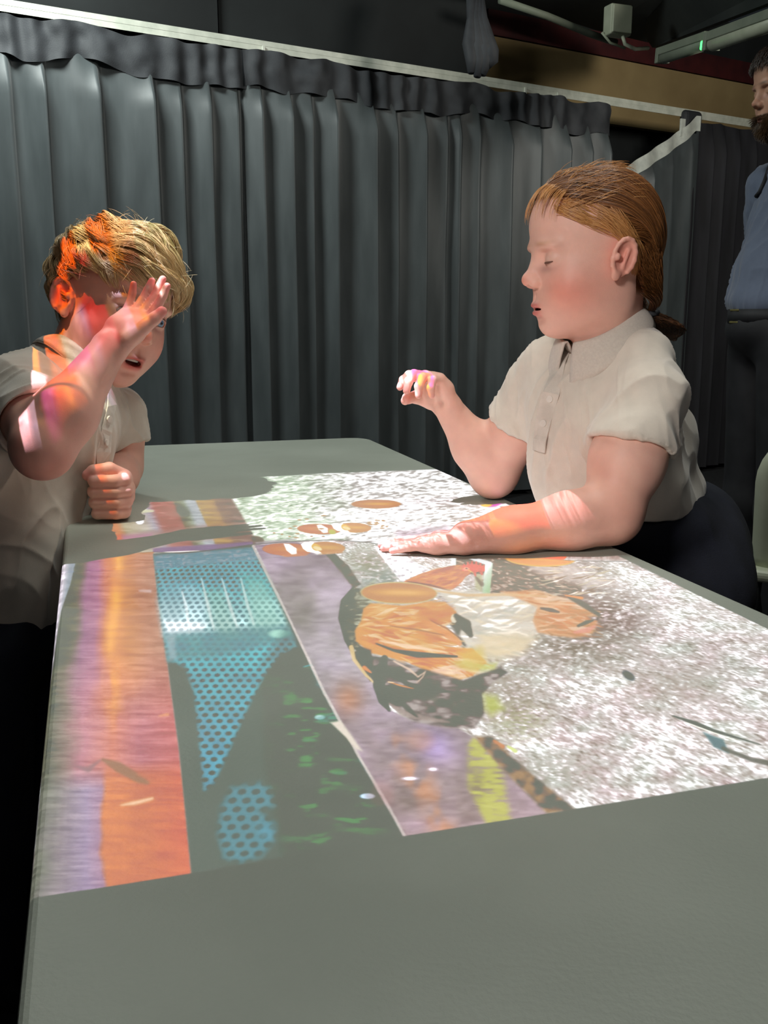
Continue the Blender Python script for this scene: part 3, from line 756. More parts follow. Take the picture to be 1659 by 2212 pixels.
stroke([(1036, 1230), (1040, 1240)], [7, 5], (206, 60, 58), 1, 1); stroke([(1024, 1234), (1026, 1243)], [6, 4], (214, 70, 64), 1, 1)
ell(1006, 1229, 8, 4.5, (246, 176, 150), 0, 1.5, .95); ell(1007, 1228, 1.8, 1.3, (60, 40, 40), 0, .6, 1); stroke([(1012, 1232), (1022, 1238)], [3, 1], (240, 200, 130), 1, .8)
stroke([(1028, 1248), (1040, 1262)], [5, 10], (96, 84, 72), .6, 3)
# pale hen: white middle, tail to the right
BW = [(940, 1272), (985, 1276), (1060, 1283), (1150, 1280), (1200, 1284), (1180, 1320), (1165, 1350), (1150, 1380), (1120, 1408), (1060, 1418), (1010, 1400), (990, 1372), (1000, 1345), (976, 1310)]
paint([(1000, 1330), (1040, 1380), (1000, 1400), (970, 1340)], (84, 84, 70), 5)
paint(BW, (226, 220, 206), 4)
feathers(BW, 160, [(252, 250, 246), (232, 224, 208), (206, 196, 178), (190, 196, 186), (240, 226, 196)], lambda x, y: -.1 + (y - 1330) * .004, 52, 8, 6, soft=4)
paint([(1040, 1372), (1110, 1366), (1160, 1376), (1130, 1410), (1070, 1428), (1030, 1420)], (232, 210, 166), 12, .6)
BT = [(1080, 1278), (1160, 1276), (1225, 1296), (1262, 1312), (1290, 1330), (1240, 1336), (1288, 1342), (1280, 1368), (1240, 1378), (1190, 1372), (1160, 1366), (1150, 1340), (1160, 1310)]
paint(BT, (222, 172, 128), 3)
feathers(BT, 110, [(244, 206, 168), (226, 150, 96), (206, 140, 92), (250, 226, 204), (190, 150, 110)], lambda x, y: .12 + (y - 1325) * .003, 58, 8, 7)
stroke([(1168, 1314), (1190, 1318), (1206, 1322)], [5, 9, 4], (110, 98, 80), .9, 2); stroke([(1230, 1290), (1262, 1308), (1292, 1328)], [8, 12, 8], (92, 92, 74), .8, 4)
stroke([(1248, 1352), (1266, 1344), (1280, 1340)], [6, 9, 4], (106, 116, 100), .9, 2); stroke([(1220, 1286), (1256, 1292)], [3, 6], (240, 160, 90), .9, 2)
stroke([(1240, 1366), (1270, 1360), (1284, 1352)], [6, 12, 4], (236, 164, 146), .8, 3)
stroke([(940, 1276), (1010, 1286), (1090, 1284), (1180, 1288)], [4, 6, 6, 3], (228, 196, 150), .8, 3)
# ginger front of the pale hen
BO = [(800, 1303), (870, 1308), (930, 1300), (960, 1300), (985, 1322), (980, 1340), (960, 1352), (995, 1385), (985, 1394), (960, 1392), (900, 1380), (985, 1400), (1020, 1400), (1050, 1430), (1020, 1460), (985, 1470), (930, 1456), (880, 1430), (800, 1410), (768, 1385), (766, 1362), (780, 1340), (784, 1315)]
paint(BO, (226, 166, 100), 2)
feathers(BO, 230, [(250, 214, 160), (236, 172, 104), (216, 136, 70), (196, 112, 54), (255, 236, 206), (232, 190, 130)], lambda x, y: .08 + (y - 1350) * .004, 56, 8, 8)
paint([(900, 1318), (975, 1312), (984, 1336), (950, 1348), (900, 1340)], (206, 122, 66), 8, .5)
stroke([(920, 1345), (960, 1368), (992, 1390)], [12, 15, 10], (232, 164, 112), .85, 2); stroke([(930, 1340), (965, 1358), (992, 1378)], [2, 3, 2], (150, 92, 52), .7, 2)
stroke([(842, 1352), (900, 1360), (960, 1372)], [2, 4, 2], (136, 96, 60), .5, 2)
paint([(990, 1408), (1040, 1396), (1050, 1430), (1030, 1448), (1000, 1440)], (226, 200, 110), 8, .7)
feathers([(920, 1436), (1010, 1440), (1000, 1466), (960, 1468), (920, 1450)], 24, [(250, 222, 190), (240, 196, 170)], .1, 40, 8, 9)
ell(980, 1336, 7, 10, (236, 232, 210), 0, 2, .9)
stroke([(984, 1330), (1004, 1350), (1016, 1372)], [10, 26, 10], (88, 86, 72), .85, 4)
stroke([(812, 1390), (850, 1405), (900, 1414), (986, 1418)], [3, 6, 13, 4], (84, 78, 62), .95, 2)
stroke([(820, 1384), (880, 1396), (960, 1408)], [4, 9, 3], (252, 222, 190), .8, 3)
# black legs, wing tips and shade under the hen
SH = [(780, 1412), (830, 1420), (930, 1450), (1000, 1470), (1080, 1440), (1096, 1452), (1062, 1474), (1040, 1500), (1046, 1540), (1024, 1572), (960, 1572), (890, 1558), (850, 1530), (818, 1500), (800, 1462)]
def shade(X, Y): return ramp(fbm(X / 34, Y / 14, 3, 91), [(.3, (70, 68, 62)), (.5, (112, 106, 98)), (.62, (140, 128, 122)), (.75, (186, 176, 170))])
paint(SH, shade, 3)
paint([(776, 1396), (800, 1404), (806, 1440), (796, 1466), (776, 1440), (764, 1412)], (72, 60, 40), 3, .9)
stroke([(758, 1398), (764, 1424), (790, 1458), (806, 1474)], [10, 8, 6, 3], (240, 214, 160), .9, 2); stroke([(786, 1442), (800, 1452)], [9, 4], (232, 150, 70), .9, 2)
stroke([(830, 1422), (822, 1450), (818, 1480), (826, 1512), (840, 1534)], [14, 24, 26, 20, 6], (52, 50, 44), .97, 2)
stroke([(836, 1444), (880, 1478), (920, 1490), (972, 1494)], [8, 10, 14, 3], (62, 58, 48), .9, 2.5)
stroke([(842, 1474), (862, 1480), (892, 1487)], [1.5, 3, 1.5], (232, 160, 96), .9, 1.2); stroke([(838, 1473), (850, 1474)], [3, 2], (250, 220, 180), .9, 1.2)
stroke([(850, 1428), (884, 1446), (902, 1462), (916, 1452)], [3, 5, 4, 2], (240, 214, 190), .8, 1.5); stroke([(900, 1474), (912, 1462), (918, 1450)], [2, 3, 3], (236, 206, 180), .8, 1.5)
stroke([(842, 1520), (868, 1540), (920, 1552), (970, 1560)], [4, 14, 10, 5], (176, 160, 150), .7, 4); stroke([(900, 1500), (950, 1514), (1000, 1530)], [4, 12, 8], (128, 138, 120), .5, 4)
stroke([(850, 1502), (880, 1530), (900, 1548)], [8, 12, 4], (60, 58, 52), .6, 3); ell(1008, 1438, 30, 10, (210, 200, 110), .2, 6, .5)
paint([(1044, 1500), (1070, 1504), (1086, 1530), (1060, 1545), (1046, 1530)], (190, 200, 96), 9, .8); paint([(1030, 1436), (1072, 1432), (1068, 1446), (1040, 1450)], (214, 220, 130), 5, .8)
# blue-green stick and strip on the right
stroke([(1452, 1546), (1500, 1562), (1540, 1578), (1640, 1608)], [3, 9, 7, 2], (86, 98, 86), .9, 2.5); stroke([(1480, 1560), (1560, 1590), (1590, 1600)], [1.5, 2.5, 1], (240, 240, 226), .9, 1.2)
paint([(1518, 1582), (1560, 1598), (1572, 1626), (1540, 1612)], (76, 120, 122), 3); stroke([(1560, 1616), (1620, 1640), (1659, 1648)], [8, 9, 12], (96, 98, 84), .8, 4)
ell(1356, 1459, 15, 8, (70, 90, 96), .6, 3, .9)
# eggs
def egg(base, hi):
    return lambda X, Y, x, y: mix(base, hi, np.exp(-((y + .05) / .35) ** 2) * np.exp(-((x - .1) / .8) ** 2) + .15 * fbm(X / 30, Y / 5, 2, 95) + .35 * np.clip((y - .45) * 2, 0, 1))
ell(861, 1281, 83, 24, (214, 196, 150), .02, 1.5); ell(861, 1281, 80, 21.5, egg((196, 138, 84), (240, 190, 124)), .02, 1.5)
ell(1166, 1208, 75, 16, (230, 190, 110), .03, 1.2); ell(1166, 1207, 72, 14, egg((226, 150, 62), (244, 180, 90)), .03, 1.2)

# --- far picture, on the other side of the seam
FARP = [(165, 1190), (172, 1163), (186, 1118), (200, 1078), (300, 1062), (420, 1044), (575, 1030), (700, 1023), (950, 1014), (1062, 1074), (1180, 1130), (1362, 1214), (1230, 1211), (1000, 1196), (880, 1190), (800, 1172), (720, 1166), (640, 1169), (545, 1176), (450, 1188), (390, 1193), (170, 1194)]
NIMG = IMG.copy(); NMASK = None
def full_mask(poly, soft):
    m = np.zeros((NH, NW), np.float32); sl = win(poly, soft); m[sl] = poly_mask(poly, PX[sl], PY[sl], soft); return m
NMASK = full_mask(NEAR, 1.2)
IMG[:] = 0
def fgravel(X, Y):
    g = fbm((X * .7 + Y) / 7, Y / 2.4, 3, 101); g2 = fbm(X / 30, Y / 8, 2, 103)
    v = g * .75 + g2 * .25
    left = np.clip((780 - X + (fbm(X / 40, Y / 20, 2, 105) - .5) * 120) / 160, 0, 1)
    cl = ramp(v, [(.25, (166, 184, 154)), (.42, (214, 232, 208)), (.55, (230, 240, 222)), (.75, (252, 254, 246))])
    cr = ramp(v, [(.22, (160, 152, 148)), (.36, (206, 200, 196)), (.46, (236, 234, 232)), (.7, (255, 255, 255))])
    return cl * left[..., None] + cr * (1 - left[..., None])
FBIG = [(100, 1230), (100, 1030), (470, 1010), (950, 1005), (1500, 1250), (1300, 1330), (600, 1230)]
paint(FBIG, fgravel, 1.5)
def fwood(X, Y):
    s = X - (Y - 1100) * .45                      # follows the slant of the boards
    g = fbm(X / 20, Y / 3.2, 2, 111)
    c = ramp(s, [(150, (150, 120, 90)), (184, (206, 140, 84)), (200, (214, 150, 116)), (236, (214, 150, 110)), (252, (196, 190, 160)), (300, (206, 200, 186)), (318, (190, 186, 196)), (336, (186, 132, 122)), (378, (180, 128, 116)), (384, (142, 138, 112)), (402, (170, 180, 160)), (412, (196, 204, 206)), (428, (190, 196, 200)), (434, (200, 172, 116)), (466, (196, 164, 116)), (474, (172, 148, 124)), (500, (164, 140, 128))])
    rib = (np.sin(Y / 1.9) * .5 + .5)
    ribw = np.clip((s - 428) / 8, 0, 1)
    c = c - (rib * ribw * 26)[..., None] + (g[..., None] - .5) * 50
    dk = np.exp(-(((s - 395) / 14) ** 2 + ((Y - 1106) / 14) ** 2)); c = c - dk[..., None] * 60
    return c
paint([(140, 1215), (150, 1030), (300, 1020), (462, 1020), (496, 1070), (520, 1110), (548, 1160), (556, 1180), (560, 1215)], fwood, 3)
paint([(168, 1170), (178, 1128), (196, 1126), (186, 1168)], (240, 168, 70), 2); paint([(196, 1110), (230, 1108), (208, 1170), (188, 1170)], (140, 134, 106), 5, .8)
ell(302, 1127, 9, 6, (250, 250, 255), 0, 2, .9); stroke([(270, 1112), (310, 1104), (330, 1104)], [4, 8, 4], (236, 240, 200), .8, 2)
paint([(330, 1184), (545, 1170), (548, 1180), (450, 1192), (330, 1197)], (150, 130, 160), 2, .9)
stroke([(320, 1197), (360, 1193), (430, 1190)], [2, 3, 2], (255, 250, 240), .9, 1)
ell(557, 1166, 14, 7, (110, 96, 72), .3, 3, .8); stroke([(542, 1178), (600, 1172), (670, 1168)], [3, 3, 2], (120, 106, 110), .9, 1.5)
paint([(552, 1170), (640, 1164), (600, 1176), (545, 1181)], (180, 168, 176), 2, .7)
ell(812, 1089, 53, 9.5, egg((196, 134, 84), (236, 184, 120)), 0, 1.2)
# the shelled eggs, once on each side of the seam
def fried(tx, ty, dx, sx, sy, both):
    def q(x, y): return (tx + (x - dx) * sx, ty + y * sy)
    ell(*q(690, 0), 48 * sx, 11 * sy, egg((198, 126, 76), (226, 160, 104)), .03, 1)
    ell(*q(765, -3), 36 * sx, 10.5 * sy, egg((204, 146, 86), (232, 184, 120)), .03, 1)
    paint([q(682, -11), q(694, -10), q(708, -2), q(708, 8), q(698, 9), q(688, 2)], (250, 236, 232), 1)
    paint([q(716, -9), q(722, -13), q(740, -12), q(742, -2), q(756, 6), q(746, 7), q(728, 4), q(720, -1)], (255, 250, 246), 1)
    ell(*q(745, -4), 9 * sx, 6 * sy, (240, 196, 96), .4, 1); ell(*q(748, -2), 9 * sx, 3.4 * sy, (252, 232, 180), .3, 1)
    if both: ell(*q(717, 6), 8, 5, (196, 196, 70), .2, 1.2)
for pts, w, c in (([(664, 1155), (700, 1160), (735, 1158), (756, 1154)], [3, 7, 6, 3], (232, 240, 248)),): stroke(pts, w, c, .95, 1.2)
fried(720, 1143, 720, 1, 1, True)
for k in range(34):
    x, y = r_.uniform(575, 700), r_.uniform(1110, 1165)
    if k > 16: x, y = r_.uniform(795, 840), r_.uniform(1122, 1142)
    ell(x, y, r_.uniform(2.5, 6), 1.3, (196, 150, 100), 0, .8, .8)
paint([(150, 1072), (160, 1020), (520, 1010), (500, 1072)], lambda X, Y: ramp(X - (Y - 1050) * .4 + (fbm(X / 20, Y / 10, 2, 131) - .5) * 20, [(210, (236, 130, 60)), (290, (244, 140, 64)), (325, (240, 150, 84)), (340, (236, 232, 190)), (372, (236, 232, 190)), (385, (226, 150, 100)), (425, (226, 160, 110)), (450, (244, 226, 190)), (520, (240, 232, 206))]), 3)
# what falls on the sleeve and raised arm of the boy, on the girl's forearm and on her fist
paint([(160, 1160), (205, 1158), (205, 1192), (160, 1194)], (255, 222, 218), 3)
paint([(203, 1160), (222, 1159), (224, 1190), (205, 1192)], (180, 150, 140), 3, .8)
paint([(222, 1159), (262, 1156), (266, 1186), (226, 1190)], (232, 130, 96), 4, .9)
paint([(262, 1156), (330, 1150), (330, 1180), (266, 1186)], (196, 150, 170), 5, .9)
paint([(330, 1148), (480, 1130), (480, 1162), (330, 1180)], (180, 150, 140), 6, .7)
paint([(1000, 1160), (1120, 1140), (1130, 1206), (1000, 1199)], lambda X, Y: ramp(fbm(X / 5, Y / 12, 2, 121), [(.3, (176, 120, 74)), (.7, (214, 160, 108))]), 6, .85)
paint([(1205, 1128), (1300, 1120), (1372, 1200), (1372, 1212), (1205, 1206)], lambda X, Y: ramp(fbm(X / 5, Y / 14, 2, 141), [(.3, (176, 150, 142)), (.6, (206, 186, 178)), (.8, (224, 206, 200))]), 4, .95)
ell(1168, 1192, 58, 28, (250, 116, 26), .05, 1.2)
paint([(860, 1150), (960, 1140), (1010, 1160), (1000, 1192), (880, 1184)], (200, 150, 190), 14, .5)
ell(1058, 1086, 24, 9, (250, 120, 220), 0, 3, .9); ell(1050, 1090, 12, 5, (255, 230, 90), 0, 2, .9); ell(1066, 1084, 10, 4, (255, 190, 110), 0, 2, .8)
FIMG = IMG.copy(); FMASK = full_mask(FARP, 1.2)
IMG[:] = NIMG
def fried_near():
    fried(654, 1187, 720, 1.12, 1.22, False)
fried_near(); NIMG = IMG.copy()
# girl's raised fist and hand catch rainbow fringes of the projector's colour wheel: fine coloured bands near the right of the far picture
AMB = lin((112, 118, 106))
AMB2 = lin((134, 142, 130))
ALB = lin((178, 184, 172)).astype(np.float32)
def to_light(img, mask, Lp, floor):
    k_ = np.clip((GB + .6) / 1.2, 0, 1)[..., None]
    e = lin(np.clip(img, 0, 255)).astype(np.float32) - .94 * (AMB * (1 - k_) + AMB2 * k_).astype(np.float32)
    e = e + .6 * np.maximum(0, -e.min(2, keepdims=True)) * (e.max(2, keepdims=True) > .03)
    e = np.clip(e, .0, 10)
    lum = e.mean(2, keepdims=True); e = e * (1 + 1.25 * np.clip((lum - .54) / .25, 0, 1)) + floor     # the whites are brighter than the photograph can hold
    wx = J[0] + WV[0] * GA + LV[0] * GB - Lp[0]; wy = J[1] + WV[1] * GA + LV[1] * GB - Lp[1]; h = Lp[2] - ZT
    r2 = wx * wx + wy * wy + h * h
    gain = (r2 ** 1.5) / h                        # the projector's keystone and evenness correction
    return e * mask[..., None] * gain[..., None] / ALB[None, None, :]
BOOST = 6.0
def make_projector(name, Lp, img, mask):
    E = to_light(img, mask, Lp, .004)
    im = bpy.data.images.new(name + '_picture', NW, NH, float_buffer=True, alpha=False)
    buf = np.ones((NH, NW, 4), np.float32); buf[..., :3] = E
    im.colorspace_settings.name = 'Linear Rec.709'
    im.pixels.foreach_set(buf.ravel()); im.update(); im.pack()
    L = bpy.data.lights.new(name, 'POINT'); L.shadow_soft_size = .0006
    L.energy = 4 * math.pi * math.pi * BOOST                # E = radiant intensity of pi at strength 1
    lo = bpy.data.objects.new(name, L); lo.location = Lp; COL.objects.link(lo)
    L.use_nodes = True; nt = L.node_tree; N = nt.nodes; K = nt.links
    g = N.new('ShaderNodeNewGeometry'); sep = N.new('ShaderNodeSeparateXYZ'); K.new(g.outputs['Incoming'], sep.inputs[0])
    def m(op, a, b):
        n = N.new('ShaderNodeMath'); n.operation = op
        for i, v in enumerate((a, b)):
            if isinstance(v, (int, float)): n.inputs[i].default_value = v
            else: K.new(v, n.inputs[i])
        return n.outputs[0]
    h = float(Lp[2] - ZT)
    x = m('ADD', m('MULTIPLY', m('DIVIDE', sep.outputs[0], sep.outputs[2]), -h), float(Lp[0] - J[0]))
    y = m('ADD', m('MULTIPLY', m('DIVIDE', sep.outputs[1], sep.outputs[2]), -h), float(Lp[1] - J[1]))
    a = m('ADD', m('MULTIPLY', x, float(WV[0])), m('MULTIPLY', y, float(WV[1])))
    b = m('ADD', m('MULTIPLY', x, float(LV[0])), m('MULTIPLY', y, float(LV[1])))
    u = m('MULTIPLY', m('SUBTRACT', a, PA0), 1 / (NW * PS)); v = m('MULTIPLY', m('SUBTRACT', b, PB0), 1 / (NH * PS))
    cb = N.new('ShaderNodeCombineXYZ'); K.new(u, cb.inputs[0]); K.new(v, cb.inputs[1])
    t = N.new('ShaderNodeTexImage'); t.image = im; t.extension = 'CLIP'; t.interpolation = 'Linear'; K.new(cb.outputs[0], t.inputs[0])
    up = m('MULTIPLY', m('LESS_THAN', sep.outputs[2], -0.05), 1 / BOOST)      # the lens only throws downwards
    K.new(t.outputs[0], N['Emission'].inputs[0]); K.new(up, N['Emission'].inputs[1])
    return lo
LF = np.array([-.70, 1.12, 2.32])
ALLM = np.maximum(NMASK, FMASK)
make_projector('projector_lamp', LF, NIMG * NMASK[..., None] + FIMG * (1 - NMASK[..., None]), ALLM)
del NIMG, FIMG, IMG, PX, PY, GA, GB, NMASK, FMASK
# ------------------------------------------------------------------ sculpting kit: signed distance fields meshed with surface nets
def nrm(v): v = np.asarray(v, float); return v / np.linalg.norm(v)
class Field:
    def __init__(s, lo, hi, h):
        s.lo = np.asarray(lo, float); s.h = h
        s.n = np.maximum(np.ceil((np.asarray(hi, float) - s.lo) / h).astype(int) + 1, 4)
        s.g = np.full(s.n, .5, np.float32)
    def sub(s, lo, hi, pad):
        a = np.clip(np.floor((np.asarray(lo) - pad - s.lo) / s.h).astype(int), 0, s.n)
        b = np.clip(np.ceil((np.asarray(hi) + pad - s.lo) / s.h).astype(int) + 1, 0, s.n)
        if np.any(b <= a): return None, None
        ax = [(s.lo[i] + s.h * np.arange(a[i], b[i])).astype(np.float32) for i in range(3)]
        return tuple(slice(a[i], b[i]) for i in range(3)), np.meshgrid(*ax, indexing='ij', sparse=True)
    def comb(s, sl, d, op, k):
        g = s.g[sl]
        if op == 'u':
            h = np.maximum(k - np.abs(g - d), 0) / max(k, 1e-9); s.g[sl] = np.minimum(g, d) - h * h * k * .25
        elif op == 's':
            d = -d; h = np.maximum(k - np.abs(g - d), 0) / max(k, 1e-9); s.g[sl] = np.maximum(g, d) + h * h * k * .25
    def ell(s, c, r, k=.01, op='u', ax=None):
        c = np.asarray(c, float); r = np.asarray(r, float) * np.ones(3); m = r.max()
        ext = r if ax is None else np.sqrt(((np.asarray(ax) * r[:, None]) ** 2).sum(0))
        sl, X = s.sub(c - ext, c + ext, k + 3 * s.h)
        if sl is None: return s
        p = [X[i] - np.float32(c[i]) for i in range(3)]
        if ax is not None: p = [p[0] * np.float32(a[0]) + p[1] * np.float32(a[1]) + p[2] * np.float32(a[2]) for a in ax]
        k0 = np.sqrt(sum((p[i] / np.float32(r[i])) ** 2 for i in range(3)))
        k1 = np.sqrt(sum((p[i] / np.float32(r[i] ** 2)) ** 2 for i in range(3))) + 1e-9
        s.comb(sl, k0 * (k0 - 1) / k1, op, k); return s
    def cone(s, a, b, ra, rb, k=.01, op='u', squash=None):
        "capsule with a tapering radius; squash=(direction, factor) flattens it"
        a = np.asarray(a, float); b = np.asarray(b, float); R_ = max(ra, rb)
        sl, X = s.sub(np.minimum(a, b) - R_, np.maximum(a, b) + R_, k + 3 * s.h)
        if sl is None: return s
        d = b - a; L2 = d @ d + 1e-12
        p = [X[i] - np.float32(a[i]) for i in range(3)]
        t = np.clip((p[0] * np.float32(d[0]) + p[1] * np.float32(d[1]) + p[2] * np.float32(d[2])) / np.float32(L2), 0, 1)
        q = [p[i] - t * np.float32(d[i]) for i in range(3)]
        if squash:
            n_, f_ = nrm(squash[0]), squash[1]
            w = q[0] * np.float32(n_[0]) + q[1] * np.float32(n_[1]) + q[2] * np.float32(n_[2])
            q = [q[i] + w * np.float32(n_[i] * (1 / f_ - 1)) for i in range(3)]
            rr = np.float32(ra) + t * np.float32(rb - ra)
            dd = (np.sqrt(q[0] ** 2 + q[1] ** 2 + q[2] ** 2) - rr) * np.float32(min(1, (1 + f_) / 2))
        else:
            dd = np.sqrt(q[0] ** 2 + q[1] ** 2 + q[2] ** 2) - (np.float32(ra) + t * np.float32(rb - ra))
        s.comb(sl, dd, op, k); return s
    def chain(s, pts, rs, k=.01, op='u', squash=None):
        for i in range(len(pts) - 1): s.cone(pts[i], pts[i + 1], rs[i], rs[i + 1], k, op, squash)
        return s
    def half(s, p, n, op='s', k=.0, lo=None, hi=None):
        "remove everything on the side n of the plane through p"
        p = np.asarray(p, float); n = nrm(n)
        lo = s.lo if lo is None else lo; hi = s.lo + s.h * s.n if hi is None else hi
        sl, X = s.sub(lo, hi, 0)
        d = -sum((X[i] - np.float32(p[i])) * np.float32(n[i]) for i in range(3))
        s.comb(sl, d + 0 * s.g[sl], op, k); return s
    def mesh(s):
        g = s.g; g[0] = g[-1] = .5; g[:, 0] = g[:, -1] = .5; g[:, :, 0] = g[:, :, -1] = .5
        neg = g < 0
        n = neg[:-1, :-1, :-1].astype(np.int8)
        cnt = np.zeros_like(n)
        offs = [(i, j, k) for i in (0, 1) for j in (0, 1) for k in (0, 1)]
        e = [s.n[0] - 1, s.n[1] - 1, s.n[2] - 1]
        for o in offs: cnt += neg[o[0]:o[0] + e[0], o[1]:o[1] + e[1], o[2]:o[2] + e[2]]
        act = (cnt > 0) & (cnt < 8)
        I = np.argwhere(act)
        idx = np.full(act.shape, -1, np.int32); idx[act] = np.arange(len(I))
        c = np.stack([g[I[:, 0] + o[0], I[:, 1] + o[1], I[:, 2] + o[2]] for o in offs], 1)
        acc = np.zeros((len(I), 3)); num = np.zeros(len(I))
        O = np.array(offs, float)
        for a in range(8):
            for b in range(a + 1, 8):
                if np.abs(O[a] - O[b]).sum() != 1: continue
                m = (c[:, a] < 0) != (c[:, b] < 0)
                t = np.where(m, c[:, a] / (c[:, a] - c[:, b] + 1e-20), 0)
                acc += np.where(m[:, None], O[a] + t[:, None] * (O[b] - O[a]), 0); num += m
        V = s.lo + (I + acc / num[:, None]) * s.h
        F = []
        for ax in range(3):
            u, v = (ax + 1) % 3, (ax + 2) % 3
            sl0 = [slice(1, -1)] * 3; sl1 = [slice(1, -1)] * 3
            sl0[ax] = slice(0, -1); sl1[ax] = slice(1, None)
            A = neg[tuple(sl0)]; B = neg[tuple(sl1)]
            for flip in (0, 1):
                m = (A & ~B) if flip == 0 else (~A & B)
                E_ = np.argwhere(m); E_[:, u] += 1; E_[:, v] += 1
                if not len(E_): continue
                def at(du, dv):
                    q = E_.copy(); q[:, u] += du; q[:, v] += dv; return idx[q[:, 0], q[:, 1], q[:, 2]]
                q = np.stack([at(-1, -1), at(0, -1), at(0, 0), at(-1, 0)], 1)
                F.append(q if flip == 0 else q[:, ::-1])
        return V, np.concatenate(F)
def normals(V, Q):
    n = np.cross(V[Q[:, 2]] - V[Q[:, 0]], V[Q[:, 3]] - V[Q[:, 1]])
    N = np.zeros_like(V)
    for k in range(4): np.add.at(N, Q[:, k], n)
    return N / (np.linalg.norm(N, axis=1, keepdims=True) + 1e-12)
def relax(V, Q, it=1, w=.5):
    for _ in range(it):
        S = np.zeros_like(V); c = np.zeros(len(V))
        for a, b in ((0, 1), (1, 2), (2, 3), (3, 0)):
            np.add.at(S, Q[:, a], V[Q[:, b]]); np.add.at(S, Q[:, b], V[Q[:, a]]); np.add.at(c, Q[:, a], 1); np.add.at(c, Q[:, b], 1)
        V = V * (1 - w) + w * S / np.maximum(c, 1)[:, None]
    return V
def n3(p, sc, seed=0):
    "cheap smooth 3-D noise 0..1"
    x, y, z = (p[:, 0] * sc).astype(np.float32), (p[:, 1] * sc).astype(np.float32), (p[:, 2] * sc).astype(np.float32)
    return (vnoise(x + z * .37, y - z * .61, seed) + vnoise(y + x * .29, z + x * .53, seed + 7) + vnoise(z - y * .41, x + y * .23, seed + 13)) / 3
def gauss(p, c, r): return np.exp(-(((p - np.asarray(c)) / np.asarray(r)) ** 2).sum(1))
class Frame:
    "head frame: x forward, y to the person's left, z up"
    def __init__(s, o, f, u_hint):
        s.o = np.asarray(o, float); s.f = nrm(f); u = np.asarray(u_hint, float); u = u - s.f * (u @ s.f); s.u = nrm(u); s.l = np.cross(s.u, s.f)
        s.M = np.stack([s.f, s.l, s.u])
    def w(s, p): return s.o + np.asarray(p) @ s.M
    def loc(s, p): return (np.asarray(p) - s.o) @ s.M.T

